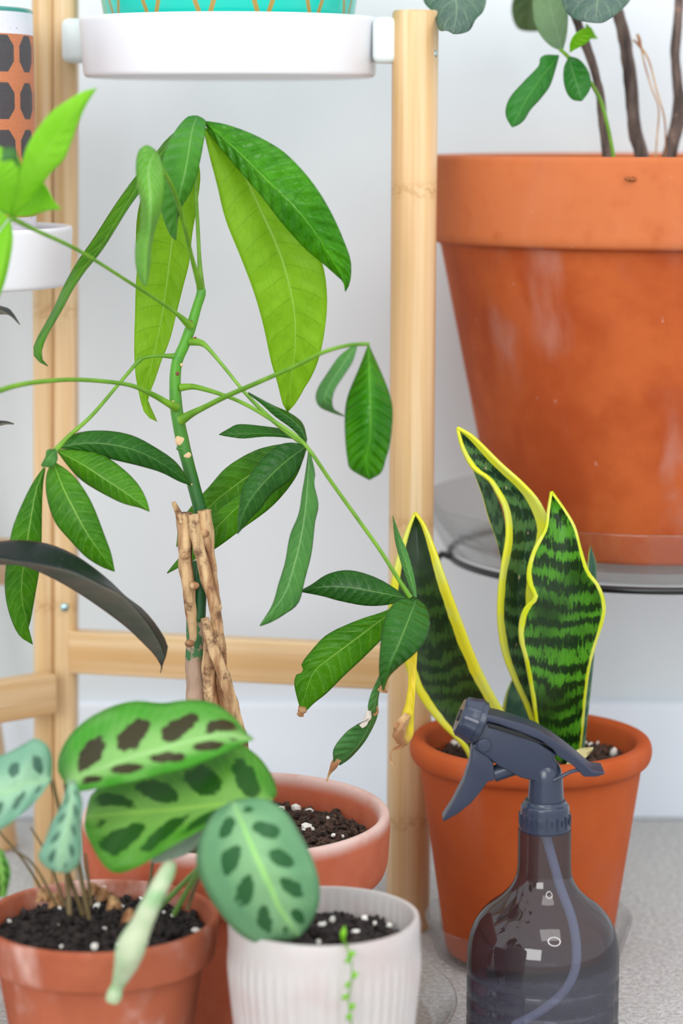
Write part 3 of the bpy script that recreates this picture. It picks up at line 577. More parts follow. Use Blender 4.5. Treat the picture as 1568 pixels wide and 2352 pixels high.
# long stalk towards the camera at left, with bright young leaflets
HY = 1.46
st3 = tube('leaf_stalk', [(437, 748, TY-.004, 10), (425, 738, TY-.01, 8), (395, 712, TY-.02, 4.5), (300, 650, TY-.06, 4), (180, 575, TY-.11, 4.5), (85, 530, TY-.15, 5), (25, 500, HY, 7)], M_stem, money)
lf([(28, 496), (75, 405), (130, 310), (222, 202)], [(25, 495), (38, 440), (48, 385), (62, 335), (90, 290), (120, 255), (155, 230), (190, 210), (222, 202)], [(32, 495), (65, 465), (92, 428), (118, 395), (146, 366), (162, 330), (178, 285), (198, 240), (222, 202)], [HY, HY-.02, HY-.02, HY-.01], L_young, st3, eA=-.004, eB=.008)
lf([(22, 495), (10, 440), (-5, 380), (-20, 330)], [(22, 495), (-15, 465), (-45, 420), (-50, 370), (-20, 330)], [(24, 495), (42, 450), (50, 405), (42, 360), (10, 342), (-20, 330)], [HY, HY-.02, HY-.03, HY-.03], L_young, st3, eA=.004, eB=.008)
lf([(6, 350), (24, 352), (40, 376)], [(2, 346), (20, 338), (38, 348), (44, 384)], [(2, 372), (14, 370), (28, 368), (44, 386)], [HY-.05, HY-.055, HY-.05], L_sage, st3)
lf([(32, 496), (62, 460), (98, 440), (140, 480)], [(30, 494), (48, 456), (76, 424), (96, 418), (112, 440), (122, 460), (140, 480)], [(34, 498), (70, 496), (100, 486), (120, 482), (140, 481)], [HY, HY+.01, HY+.01, HY+.005], L_young, st3, eA=-.006, eB=.006)
lf([(22, 508), (12, 570), (2, 640), (-22, 730)], [(20, 506), (-8, 545), (-25, 600), (-34, 660), (-22, 730)], [(25, 508), (29, 550), (22, 600), (8, 655), (-22, 730)], [HY, HY-.01, HY-.01, HY], L_young, st3, eA=.004, eB=.006)
lf([(18, 500), (-30, 510), (-110, 560)], [(18, 496), (-20, 470), (-70, 490), (-110, 560)], [(18, 504), (-20, 545), (-70, 560), (-110, 560)], [HY, HY, HY], L_young, st3)
st4 = tube('leaf_stalk', [(404, 936, TY-.004, 11), (385, 926, TY-.012, 8), (350, 906, TY-.02, 6.5), (300, 885, TY-.035, 5), (230, 875, TY-.05, 5), (160, 872, TY-.07, 5), (90, 877, TY-.09, 5.5), (40, 885, TY-.11, 6), (0, 897, TY-.12, 6.5), (-70, 925, TY-.14, 7)], M_stem, money)
# left drooping hand of leaflets
st5 = tube('leaf_stalk', [(408, 818, TY, 8), (392, 818, TY, 6), (360, 817, TY-.004, 4), (330, 822, TY-.008, 4), (322, 826, TY-.01, 6.5), (312, 836, TY-.012, 4.5), (270, 885, TY-.02, 4), (210, 955, TY-.035, 4.5), (160, 1000, TY-.045, 5), (128, 1034, TY-.05, 7)], M_stem, money)
Y5 = TY-.05
lf([(132, 1027), (200, 1018), (260, 1022), (320, 1038), (380, 1070), (438, 1114)], [(132, 1025), (165, 1000), (205, 990), (260, 991), (310, 1003), (360, 1030), (400, 1058), (424, 1088), (438, 1114)], [(132, 1030), (200, 1036), (250, 1053), (320, 1070), (370, 1085), (410, 1105), (438, 1115)], [Y5, Y5+.01, Y5+.02, Y5+.035], L_dark, st5, eA=.008, eB=.002)
lf([(132, 1036), (190, 1067), (240, 1100), (290, 1133), (343, 1174)], [(134, 1033), (180, 1033), (235, 1045), (280, 1075), (315, 1110), (335, 1145), (343, 1174)], [(132, 1038), (160, 1075), (190, 1105), (230, 1130), (280, 1155), (320, 1166), (343, 1175)], [Y5, Y5+.004, Y5, Y5-.005], L_green, st5, eA=.006, eB=.004)
lf([(122, 1060), (145, 1120), (170, 1170), (200, 1225), (235, 1275), (263, 1312)], [(124, 1060), (160, 1085), (190, 1120), (215, 1165), (240, 1230), (255, 1272), (263, 1312)], [(119, 1062), (107, 1090), (106, 1130), (115, 1170), (130, 1205), (160, 1240), (195, 1277), (230, 1300), (263, 1313)], [Y5-.005, Y5-.02, Y5-.025, Y5-.02], L_green, st5, eA=.006, eB=.004)
lf([(102, 1074), (82, 1130), (68, 1210), (56, 1290), (50, 1370), (75, 1480)], [(100, 1074), (75, 1110), (50, 1160), (30, 1210), (20, 1260), (12, 1320), (13, 1370), (25, 1420), (45, 1460), (75, 1480)], [(104, 1075), (98, 1120), (96, 1180), (95, 1250), (90, 1310), (80, 1370), (71, 1420), (63, 1455), (75, 1480)], [Y5-.005, Y5-.01, Y5-.005, Y5+.005], L_green, st5, eA=.006, eB=.004)
lf([(128, 1034), (112, 1050), (96, 1070)], [(126, 1031), (108, 1034), (104, 1050), (94, 1068)], [(131, 1040), (131, 1058), (118, 1072), (96, 1072)], [Y5-.004, Y5-.016, Y5-.012], L_sage, st5, label='small curled grey green leaflet')
# stalk to the right, pair of drooping leaflets before the post
st6 = tube('leaf_stalk', [(416, 965, TY-.008, 12), (440, 950, TY-.015, 8.5), (470, 935, TY-.025, 6.5), (520, 910, TY-.04, 6), (600, 875, TY-.06, 5.5), (680, 840, TY-.08, 5), (740, 810, TY-.095, 5), (800, 793, TY-.105, 4.5), (846, 790, TY-.115, 4.5)], M_stem, money)
Y6 = TY-.115
lf([(846, 790), (848, 860), (850, 930), (850, 1000), (840, 1060), (848, 1102)], [(844, 796), (825, 845), (800, 905), (792, 950), (793, 1010), (798, 1055), (803, 1075), (825, 1090), (848, 1102)], [(848, 796), (868, 840), (885, 880), (898, 920), (901, 960), (895, 1020), (886, 1052), (875, 1085), (848, 1102)], [Y6, Y6-.02, Y6-.025, Y6-.015], L_top, st6, eA=.012, eB=.012, rip=.0008)
lf([(816, 795), (785, 842), (755, 890), (748, 925), (790, 955)], [(806, 797), (778, 820), (750, 860), (731, 890), (725, 915), (735, 935), (758, 946), (775, 952), (790, 956)], [(820, 797), (810, 830), (790, 862), (770, 893), (763, 920), (768, 942), (790, 956)], [Y6, Y6-.015, Y6-.02, Y6-.01], L_sage, st6, eA=.010, eB=-.004)
# hand in the middle right
st7 = tube('leaf_stalk', [(437, 785, TY-.002, 9), (460, 787, TY-.006, 8), (478, 800, TY-.01, 5), (520, 850, TY-.015, 4), (565, 905, TY-.02, 4), (620, 960, TY-.025, 5), (662, 995, TY-.03, 5), (706, 1028, TY-.035, 5)], M_stem, money)
Y7 = TY-.035
lf([(704, 1014), (686, 980), (645, 946), (570, 903)], [(705, 1010), (694, 972), (664, 948), (625, 930), (570, 901)], [(703, 1018), (670, 985), (632, 957), (600, 928), (570, 905)], [Y7, Y7+.01, Y7+.02, Y7+.03], L_dark, st7, eA=.008)
lf([(700, 1015), (650, 999), (590, 996), (503, 998)], [(700, 1013), (655, 988), (595, 978), (548, 975), (525, 985), (503, 998)], [(700, 1017), (660, 1006), (610, 1003), (560, 1007), (530, 1004), (503, 999)], [Y7, Y7+.02, Y7+.03, Y7+.03], L_dark, st7, eA=.006)
lf([(704, 1020), (620, 1062), (540, 1115), (475, 1170), (405, 1255)], [(704, 1018), (645, 1020), (585, 1035), (522, 1072), (480, 1118), (438, 1165), (412, 1205), (405, 1255)], [(704, 1022), (680, 1080), (640, 1115), (590, 1140), (540, 1180), (500, 1205), (460, 1222), (428, 1240), (405, 1256)], [Y7, Y7+.05, Y7+.075, Y7+.09, Y7+.09], L_green, st7, eA=.004, eB=-.004)
lf([(704, 1024), (620, 1110), (545, 1165), (478, 1232), (384, 1316)], [(703, 1022), (640, 1080), (560, 1130), (480, 1190), (432, 1255), (384, 1315)], [(704, 1028), (680, 1095), (628, 1160), (560, 1212), (495, 1260), (432, 1293), (384, 1317)], [Y7, Y7+.03, Y7+.045, Y7+.055, Y7+.06], L_green, st7, eA=.006, eB=-.004)
lf([(704, 1024), (650, 1065), (600, 1115), (565, 1165), (545, 1226)], [(704, 1022), (662, 1017), (628, 1030), (588, 1072), (560, 1115), (549, 1165), (545, 1226)], [(705, 1026), (691, 1066), (662, 1105), (625, 1133), (600, 1165), (572, 1195), (545, 1227)], [Y7, Y7-.015, Y7-.025, Y7-.025], L_dark, st7, eA=.006, eB=.008)
lf([(710, 1040), (706, 1110), (701, 1170), (690, 1240), (672, 1310), (650, 1370), (597, 1437)], [(708, 1038), (701, 1090), (694, 1130), (686, 1180), (666, 1230), (655, 1290), (640, 1340), (625, 1390), (597, 1436)], [(712, 1038), (723, 1085), (721, 1112), (731, 1160), (723, 1200), (715, 1270), (700, 1330), (685, 1385), (650, 1413), (620, 1430), (597, 1438)], [Y7, Y7-.01, Y7-.02, Y7-.02], L_sage, st7, eA=.006, eB=.004)
# long stalk onward to the lower right hand
st8 = tube('leaf_stalk', [(416, 890, TY-.002, 9), (450, 889, TY-.008, 6.5), (520, 910, TY-.02, 4.5), (570, 932, TY-.03, 4.5), (625, 965, TY-.04, 4.5), (680, 1002, TY-.045, 4.5), (712, 1036, TY-.05, 4.5), (760, 1106, TY-.05, 4.5), (820, 1190, TY-.05, 4.5), (870, 1260, TY-.05, 4.5), (908, 1320, TY-.05, 4.5), (942, 1372, TY-.05, 6)], M_stem, money)
Y8 = TY-.05
lf([(935, 1374), (850, 1357), (800, 1349), (740, 1348), (689, 1358)], [(935, 1371), (880, 1335), (830, 1315), (790, 1310), (750, 1320), (715, 1343), (689, 1357)], [(935, 1378), (890, 1389), (840, 1391), (780, 1380), (740, 1369), (689, 1359)], [Y8, Y8+.01, Y8+.015, Y8+.02], L_dark, st8, eA=.006, eB=.002)
lb = lf([(945, 1380), (880, 1420), (820, 1465), (760, 1510), (718, 1548), (690, 1632)], [(942, 1378), (880, 1405), (820, 1425), (752, 1457), (712, 1498), (692, 1527), (698, 1543), (680, 1550), (676, 1572), (682, 1602), (692, 1634)], [(947, 1384), (895, 1448), (840, 1505), (790, 1552), (750, 1592), (722, 1614), (700, 1636)], [Y8, Y8+.015, Y8+.02, Y8+.025], L_green, st8, eA=.004, eB=.002)
def crisp(name, pts, par, w, seed=0, mat=None):
    return tube(name, [(x, y, Y, r) for x, y, Y, r in pts], mat or M_dry, par, 10, 26, 0.9, seed)
crisp('withered_tip', [(694, 1622, Y8+.025, 9), (692, 1636, Y8+.025, 9), (684, 1643, Y8+.024, 4)], lb, 8, 3)
ld = lf([(956, 1376), (935, 1430), (915, 1480), (892, 1535), (879, 1585)], [(954, 1374), (915, 1378), (890, 1405), (878, 1450), (872, 1500), (871, 1550), (879, 1585)], [(959, 1375), (980, 1398), (987, 1435), (976, 1472), (950, 1503), (915, 1532), (892, 1556), (881, 1586)], [Y8, Y8-.03, Y8-.04, Y8-.035], L_dark, st8, eA=.008, eB=.01, label='blue green leaflet hanging in front')
crisp('withered_tip', [(870, 1578, Y8+.01, 6), (878, 1585, Y8+.01, 6), (890, 1590, Y8+.01, 2.5)], ld, 5, 5)
lf([(954, 1372), (938, 1310), (920, 1255), (902, 1186)], [(950, 1372), (935, 1335), (920, 1290), (907, 1240), (902, 1186)], [(957, 1372), (952, 1330), (937, 1272), (918, 1228), (902, 1185)], [Y8, Y8+.01, Y8+.02, Y8+.02], L_sage, st8, eA=.004)
ly = lf([(955, 1385), (948, 1480), (943, 1580), (937, 1650), (930, 1712)], [(950, 1385), (936, 1480), (938, 1560), (932, 1610), (922, 1645), (916, 1680), (926, 1708)], [(958, 1385), (958, 1480), (953, 1580), (950, 1650), (948, 1690), (932, 1713)], [Y8+.005, Y8+.01, Y8+.01, Y8+.01], M_yellow, st8, label='yellowed strap of a dying leaflet', wav=.003)
crisp('withered_tip', [(935, 1640, Y8+.006, 8), (918, 1668, Y8+.004, 11), (914, 1692, Y8+.004, 11), (926, 1710, Y8+.006, 6), (905, 1722, Y8+.006, 3), (896, 1738, Y8+.006, 2), (905, 1768, Y8+.006, 2)], ly, 8, 9)
lt = lf([(878, 1550), (862, 1610), (850, 1660), (820, 1715), (775, 1752)], [(874, 1545), (852, 1592), (845, 1622), (846, 1650), (820, 1664), (792, 1684), (766, 1720), (766, 1752)], [(880, 1555), (868, 1605), (867, 1640), (855, 1672), (836, 1705), (805, 1740), (780, 1758)], [Y8+.01, Y8+.01, Y8+.01, Y8+.01], L_sage, st8, eA=-.006, eB=.006, wav=.003, label='curled torn leaflet with brown edges')
crisp('withered_tip', [(776, 1742, Y8+.01, 9), (766, 1760, Y8+.01, 7), (756, 1778, Y8+.01, 3), (750, 1795, Y8+.01, 2)], lt, 8, 13)
crisp('withered_edge', [(846, 1632, Y8+.004, 5), (842, 1652, Y8+.003, 7), (828, 1668, Y8+.003, 5)], lt, 8, 15, simple('withered_pale', (208, 196, 184), 0.8))
crisp('withered_edge', [(858, 1642, Y8+.008, 5), (866, 1636, Y8+.008, 3), (866, 1622, Y8+.008, 2)], lt, 8, 16)

# the wide dish under the money tree
DX, DY, DR = at(558, 2340, MY).x, MY, 0.149
so = lathe('saucer', round_prof([(0, 0.0035), (DR-0.016, 0.0035), (DR-0.002, 0.020), (DR, 0.0215), (DR+0.0015, 0.020), (DR-0.014, 0.0015), (0, 0.0015)], 0.002, 3), (DX, DY), M_clear2, None, 128, origin=(DX, DY, 0))
tag(so, 'wide flat clear plastic dish on carpet under the money tree pot', 'saucer')

# ---------------------------------------------------------------- snake plant
def snakemat(name, dark, light, bands=1.0, mA=0.76, mB=0.76, my=(222, 214, 44), scar=False):
    t = NT(name); u, v = t.uv(); s = t.m_('MULTIPLY', t.m_('ABSOLUTE', t.m_('SUBTRACT', u, 0.5)), 2.0)
    z = t.xyz()
    nf = t.noise(1.0, 4, t.coord('Object', (620, 200, 110)), 0.72); nb = t.noise(24, 3)
    w = t.m_('ADD', t.m_('MULTIPLY', z[2], 400.0), t.m_('ADD', t.m_('MULTIPLY', nb, 15.0), t.m_('MULTIPLY', s, -3.0)))
    b = t.ramp(t.m_('ADD', t.m_('SINE', w), t.m_('MULTIPLY', t.m_('SUBTRACT', nf, 0.5), 8.5)), -0.4, 0.6)
    amp = t.ramp(t.noise(15, 2), 0.40, 0.56, 0.12, 1.0)
    c = t.mix(t.m_('MULTIPLY', b, t.m_('MULTIPLY', amp, bands)), lin(dark), lin(light))
    c = t.mix(t.m_('MULTIPLY', t.ramp(t.noise(1.0, 3, t.coord('Object', (900, 400, 60))), 0.5, 0.8), 0.35), c, lin(dark))
    e = t.m_('ADD', s, t.m_('MULTIPLY', t.m_('SUBTRACT', t.noise(55, 4), 0.5), 0.12))
    mg = t.m_('MULTIPLY_ADD', t.ramp(u, 0.49, 0.51), mB-mA, mA)
    pale = t.mix(t.ramp(t.noise(45, 3), 0.42, 0.62), lin(my), lin((212, 216, 88)))
    c = t.mix(t.ramp(t.m_('SUBTRACT', e, mg), 0.0, 0.035), c, pale)
    if scar: c = t.mix(t.m_('MULTIPLY', t.ramp(t.noise(1.0, 4, t.coord('Object', (330, 330, 60)), 0.7), 0.645, 0.665), t.ramp(s, 0.5, 0.3)), c, lin((190, 166, 128)))
    t.set(c, 0.33); t.b.inputs['Specular IOR Level'].default_value = 0.4
    t.bump(t.noise(150, 3), 0.1, 0.001); return t.m
S_bright = snakemat('snake_leaf_banded', (16, 44, 8), (74, 140, 28), 1.0, 0.88, 0.92, (196, 206, 20))
S_mid = snakemat('snake_leaf_scarred', (28, 54, 34), (80, 120, 66), 0.9, 0.72, 0.52, (222, 222, 52), True)
S_fold = snakemat('snake_leaf_fold', (40, 68, 44), (80, 116, 72), 0.9, 0.9, 1.2)
S_dark = snakemat('snake_leaf_dark', (24, 46, 20), (54, 86, 32), 0.8, 0.74, 0.70)
S_back = snakemat('snake_leaf_pale', (62, 100, 82), (112, 148, 118), 0.8, 0.74, 0.95, (190, 205, 120))
PX, PY = at(1218, 1700, 1.77).x, 1.77
snake = thing('potted_snake_plant', 'yellow-edged snake plant in a smooth orange terracotta pot behind the spray bottle', 'potted plant', (PX, PY, 0.004))
pz = 0.1705; PR = 0.0905
lathe('pot', round_prof([(0, 0.004), (0.0625, 0.004), (0.0835, pz-0.020), (0.0895, pz-0.017), (PR+0.0008, pz-0.009), (PR-0.001, pz-0.002), (PR-0.006, pz), (PR-0.0115, pz-0.002), (0.0775, pz-0.010), (0.0755, pz-0.03), (0.058, 0.012), (0, 0.012)], 0.0045, 5), (PX, PY), M_tc_small, snake, 160)
soil((PX, PY), 0.0755, pz-0.021, snake, 46, 9, 0.007, 0.003, 520)
SY = 1.752
def sn(mid, A, B, Ys, mat, **k):
    k.setdefault('thick', 0.0022); k.setdefault('rip', 0.0); k.setdefault('n', 50)
    return leaf('leaf', mid, A, B, Ys, mat, snake, **k)
A = [(1050, 982), (1060, 1030), (1085, 1076), (1120, 1100), (1140, 1132), (1158, 1172), (1163, 1230), (1152, 1300), (1145, 1360), (1144, 1430), (1155, 1500), (1180, 1565), (1208, 1625), (1232, 1700), (1240, 1760)]
B = [(1050, 982), (1088, 1004), (1150, 1065), (1200, 1110), (1236, 1150), (1257, 1195), (1256, 1225), (1240, 1280), (1230, 1350), (1232, 1420), (1245, 1500), (1262, 1600), (1272, 1700), (1275, 1760)]
sn(avg(A, B), A, B, [SY-.03, SY-.022, SY-.012, SY+.004, SY+.016], S_mid, eA=-.012, eB=-.014, bulge=-0.2)
A = [(1085, 1075), (1105, 1130), (1122, 1190), (1140, 1240), (1153, 1300), (1160, 1400)]; B = [(1118, 1098), (1148, 1160), (1160, 1215), (1160, 1280), (1156, 1340), (1165, 1400)]
sn(avg(A, B), A, B, [SY-.016, SY-.012, SY-.008, SY-.004], S_fold, n=30)
A = [(953, 1177), (935, 1215), (914, 1275), (899, 1340), (893, 1400), (903, 1450), (925, 1510), (946, 1570), (975, 1620), (1015, 1668), (1062, 1716), (1085, 1765)]
B = [(953, 1177), (976, 1207), (1000, 1265), (1030, 1350), (1060, 1430), (1095, 1520), (1130, 1590), (1160, 1645), (1168, 1700), (1165, 1765)]
sn(avg(A, B), A, B, [SY-.02, SY-.025, SY-.018, SY-.005, SY+.004], S_dark, eA=-.010, eB=-.012, bulge=-0.2)
A = [(1178, 1555), (1162, 1590), (1151, 1640), (1150, 1700), (1158, 1760)]; B = [(1178, 1555), (1198, 1590), (1218, 1640), (1228, 1700), (1232, 1760)]
sn(avg(A, B), A, B, [SY+.035, SY+.04, SY+.043], S_back, n=26)
A = [(1355, 1254), (1350, 1290), (1348, 1400), (1342, 1550), (1330, 1700), (1326, 1760)]; B = [(1355, 1254), (1367, 1290), (1369, 1330), (1367, 1450), (1358, 1560), (1343, 1700), (1338, 1760)]
sn(avg(A, B), A, B, [SY-.01, SY+.005, SY+.015], S_back, n=30)
A = [(1266, 1129), (1258, 1170), (1251, 1215), (1226, 1260), (1211, 1310), (1213, 1345), (1226, 1372), (1205, 1396), (1193, 1430), (1193, 1470), (1204, 1510), (1214, 1560), (1224, 1620), (1234, 1690), (1245, 1765)]
B = [(1266, 1129), (1295, 1168), (1320, 1210), (1334, 1260), (1351, 1312), (1375, 1345), (1389, 1385), (1387, 1422), (1370, 1475), (1355, 1530), (1345, 1600), (1338, 1680), (1328, 1765)]
sn(avg(A, B), A, B, [SY-.04, SY-.042, SY-.035, SY-.018, SY-.002], S_bright, eA=-.010, eB=-.008, bulge=-0.2)
o = leaf('dry_leaf', [(1300, 1762), (1335, 1735), (1362, 1718)], [(1298, 1758), (1325, 1722), (1362, 1716)], [(1304, 1766), (1345, 1740), (1362, 1720)], [1.712, 1.71, 1.712], simple('dry_leaf_pale', (196, 186, 132), .8), snake, eA=.003, wav=.004, n=16, label='curled dry leaf scrap')
so = lathe('saucer', round_prof([(0, 0.0035), (0.068, 0.0035), (0.0765, 0.030), (0.078, 0.0315), (0.079, 0.030), (0.070, 0.0015), (0, 0.0015)], 0.0015, 3), (PX, PY), M_clear, None, 128, origin=(PX, PY, 0))
tag(so, 'small deep clear plastic saucer under the snake plant pot', 'saucer')

# ---------------------------------------------------------------- spray bottle
BYY = 1.555
def L(x, y): return (880+x/2.279, 1560+y/2.279)
bc = at(*L(843, 900), BYY); SX = bc.x
sb = thing('spray_bottle', 'smoked clear spray bottle with slate grey trigger head in front of the snake plant', 'spray bottle', (SX, BYY, 0))
def zz(ly): return at(*L(843, ly), BYY).z
def rr(lr, ly): return lr/2.279*mpp(at(*L(843, ly), BYY))
prof = [(139, 782), (139, 900), (142, 1000), (155, 1050), (185, 1100), (235, 1150), (300, 1200), (350, 1260), (382, 1330), (396, 1410), (398, 1480)]
P = [(rr(a, b), zz(b)) for a, b in prof]
q = catmull([(a, b) for a, b in P], 40); P = [(v[0], v[1]) for v in q]
rb = P[-1][0]; zl = P[-1][1]
zr = [zz(1530), zz(1640), zz(1750)]
for z0 in zr: P += [(rb, z0+0.0016), (rb-0.0009, z0), (rb, z0-0.0016)]
P += [(rb, 0.012), (rb*0.98, 0.005), (rb*0.92, 0.0012), (rb*0.85, 0.0008), (rb*0.5, 0.004), (0, 0.004)]
lathe('bottle', P, (SX, BYY), M_bottle, sb, 128, mod=lambda r, z, a: r*(1-0.012*max(0, math.cos(a*16))**24 if z < zr[0] and z > 0.012 else 1), label='smoked see-through body', angle=70)
lathe('collar', round_prof([(0, zz(628)), (rr(108, 628), zz(628)), (rr(112, 645), zz(645)), (rr(126, 652), zz(655)), (rr(129, 700), zz(700)), (rr(136, 790), zz(785)), (rr(120, 790), zz(792)), (0, zz(792))], 0.0012, 4), (SX, BYY), M_grey2, sb, 144, mod=lambda r, z, a: r*(1+(0.012 if (math.cos(a*30) > 0.75 and zz(700) > z > zz(775)) else 0)))
bm = bmesh.new()
for k in range(28):
    a = 2*PI*k/28; d = Vector((math.cos(a), math.sin(a), 0)); lo, hi = (zz(765), zz(700)) if k % 2 else (zz(745), zz(715))
    box_bm(bm, Vector((SX, BYY, (lo+hi)/2))+d*(rr(131, 740)+0.0004), d, Vector((0, 0, 1)).cross(d), (0, 0, 1), (0.0010, 0.0009, abs(hi-lo)))
link('grip_rib', bm, M_grey2, [o for o in sb.children if o.name.startswith('collar')][0], smooth=False)
tube('dip_tube', [(*L(846, 800), BYY, 11), (*L(890, 960), BYY, 11), (*L(930, 1100), BYY, 11), (*L(985, 1250), BYY, 11), (*L(1010, 1400), BYY, 11), (*L(1000, 1530), BYY, 11), (*L(940, 1640), BYY, 11), (*L(820, 1740), BYY, 11), (*L(680, 1815), BYY, 11)], M_tube, sb, 16, 50)
head = prism('spray_head', [L(*p) for p in [(497, 232), (545, 205), (640, 245), (760, 285), (850, 345), (905, 380), (884, 400), (905, 430), (905, 520), (800, 520), (715, 500), (600, 440), (545, 395), (470, 350), (482, 310)]], BYY, 0.017, M_grey, sb)
prism('slot', [L(*p) for p in [(540, 212), (600, 226), (720, 262), (838, 318), (834, 327), (720, 290), (600, 252), (545, 238)]], BYY, 0.0182, simple('slot_shadow_plastic', (16, 18, 24), .5), head, 0.0005)
prism('top_shell', [L(*p) for p in [(505, 168), (530, 162), (600, 178), (720, 213), (800, 243), (880, 290), (950, 342), (1020, 398), (1085, 455), (1150, 463), (1148, 474), (1105, 487), (1040, 487), (980, 425), (905, 380), (880, 345), (820, 300), (720, 258), (600, 215), (540, 198), (505, 270), (492, 262)]], BYY, 0.024, M_grey, head, 0.002)
lathe('neck_dome', catmull([(0.0001, zz(418)), (rr(35, 422), zz(422)), (rr(66, 445), zz(445)), (rr(84, 490), zz(490)), (rr(90, 560), zz(560)), (rr(95, 632), zz(632))], 24), (SX+0.0004, BYY), M_grey2, head, 64)
prism('trigger', [L(*p) for p in [(462, 335), (480, 322), (505, 345), (548, 392), (572, 425), (580, 500), (574, 518), (543, 522), (505, 575), (455, 635), (385, 690), (312, 731), (309, 720), (365, 630), (420, 520), (452, 420), (458, 360)]], BYY, 0.015, M_grey, head, 0.0012)
tube_w('piston', [at(*L(575, 497), BYY), at(*L(700, 455), BYY)], 0.0055, M_grey2, head, 20)
pv = at(*L(523, 327), BYY)
bm = bmesh.new(); bmesh.ops.create_cone(bm, cap_ends=True, segments=24, radius1=0.0045, radius2=0.0045, depth=0.021, matrix=Matrix.Translation(pv) @ Matrix.Rotation(PI/2, 4, 'X')); bevel(link('pivot_pin', bm, M_grey2, head, smooth=False), 0.0006)
tube_w('spring_bar', [at(*L(888, 530), BYY-.010), at(*L(935, 508), BYY-.010), at(*L(985, 483), BYY-.010), at(*L(1040, 473), BYY-.010)], 0.0013, M_grey2, head, 10, 12)
a, b = at(*L(398, 188), BYY), at(*L(512, 232), BYY); ax = (b-a).normalized()
bm = bmesh.new(); PPs = [a, a+ax*0.002, a+(b-a)*0.5, b-ax*0.004, b-ax*0.0035, b]; tube_bm(bm, PPs, [0.0115, 0.0135, 0.0145, 0.0158, 0.0148, 0.0148], 48)
for v in bm.verts:
    r = v.co-a; h_ = r.dot(ax); w = r-ax*h_
    if w.length > 0.01:
        an = math.atan2(w.dot(ax.cross(Vector((0, 1, 0)))), w.y)
        if math.cos(an*12) > 0.3: v.co = a+ax*h_+w*0.955
link('nozzle', bm, M_grey2, head, angle=35)
tube_w('nozzle_hole', [a-ax*0.0008, a+ax*0.001], 0.004, simple('nozzle_dark', (30, 32, 38), .5), head, 20)

# ---------------------------------------------------------------- prayer plant
AX, AY = at(230, 2100, 1.435).x, 1.435
mar = thing('potted_prayer_plant', 'spotted prayer plant in a chalk-stained terracotta pot at the front left', 'potted plant', (AX, AY, 0))
AR = 274*mpp(at(230, 2100, AY)); az = at(230, 2192, AY-AR).z; al = at(230, 2290, AY-AR).z
lathe('pot', round_prof([(0, 0), (AR*0.62, 0), (AR*0.87, al-0.001), (AR*0.955, al), (AR*0.965, al+0.004), (AR, az-0.003), (AR*0.985, az), (AR*0.93, az), (AR*0.895, az-0.01), (AR*0.60, 0.01), (0, 0.01)], 0.003, 5), (AX, AY), M_tc_mar, mar, 128)
soil((AX, AY), AR*0.885, az-0.012, mar, 22, 21, 0.006, 0.003, 420, M_soil2, (0.001, 0.0022))
def marmat(name, base, base2, spot, nv=6, mid=(160, 205, 120), off=0.0, lo=0.24, hi=0.62, trans=0.2, rough=0.4, spw=0.27, upper=1.0):
    t = NT(name); u, v = t.uv(); s = t.m_('MULTIPLY', t.m_('ABSOLUTE', t.m_('SUBTRACT', u, 0.5)), 2.0)
    nz = t.noise(45, 3); nf = t.noise(260, 3)
    c = t.mix(t.ramp(s, 0.15, 0.75), lin(base2), lin(base)); c = t.mix(t.m_('MULTIPLY', t.ramp(nz, 0.35, 0.65), 0.25), c, lin(base2))
    side = t.m_('MULTIPLY', t.m_('SIGN', t.m_('SUBTRACT', u, 0.5)), 0.2)
    ph = t.m_('ADD', t.m_('ADD', t.m_('MULTIPLY', v, nv), t.m_('MULTIPLY', s, -0.95)), t.m_('ADD', side, off))
    fr = t.m_('ABSOLUTE', t.m_('SUBTRACT', t.m_('FRACT', ph), 0.5))
    fine = t.m_('FRACT', t.m_('MULTIPLY', ph, 5.0))
    c = t.mix(t.m_('MULTIPLY', t.ramp(fine, 0.8, 1.0), 0.18), c, lin(mid))
    cen = (lo+hi)/2; hw = (hi-lo)/2
    nf = t.noise(130, 3); ds = t.m_('DIVIDE', t.m_('SUBTRACT', t.m_('ADD', s, t.m_('MULTIPLY', t.m_('SUBTRACT', nf, 0.5), 0.34)), cen), hw)
    dv = t.m_('DIVIDE', t.m_('ADD', fr, t.m_('MULTIPLY', t.m_('SUBTRACT', t.noise(190, 2), 0.5), 0.22)), spw)
    d = t.m_('ADD', t.m_('POWER', t.m_('ABSOLUTE', ds), 2.2), t.m_('POWER', t.m_('ABSOLUTE', dv), 2.0))
    k = t.m_('MULTIPLY', t.ramp(d, 0.75, 1.15, 1, 0), t.m_('MULTIPLY', t.ramp(v, 0.08, 0.12), t.ramp(v, 0.88, 0.93, 1, 0)))
    c = t.mix(t.m_('MULTIPLY', k, 0.93), c, lin(spot))
    c = t.mix(t.m_('MULTIPLY', t.ramp(s, 0.02, 0.075, 1, 0), 0.85), c, lin(mid))
    t.set(c, rough); t.b.inputs['Specular IOR Level'].default_value = 0.22; nrm = t.bump(t.m_('COSINE', t.m_('MULTIPLY', ph, 2*PI)), 0.35, 0.001)
    tl = t.n.new('ShaderNodeBsdfTranslucent'); t.l.new(c, tl.inputs[0]); mx = t.n.new('ShaderNodeMixShader'); mx.inputs[0].default_value = trans
    t.l.new(t.b.outputs[0], mx.inputs[1]); t.l.new(tl.outputs[0], mx.inputs[2]); t.l.new(mx.outputs[0], t.out.inputs[0]); return t.m
K1 = marmat('prayer_leaf_brown_spots', (66, 150, 34), (136, 188, 104), (54, 28, 24), 4.7, (160, 204, 130), 0.1, 0.12, 0.66, spw=0.36)
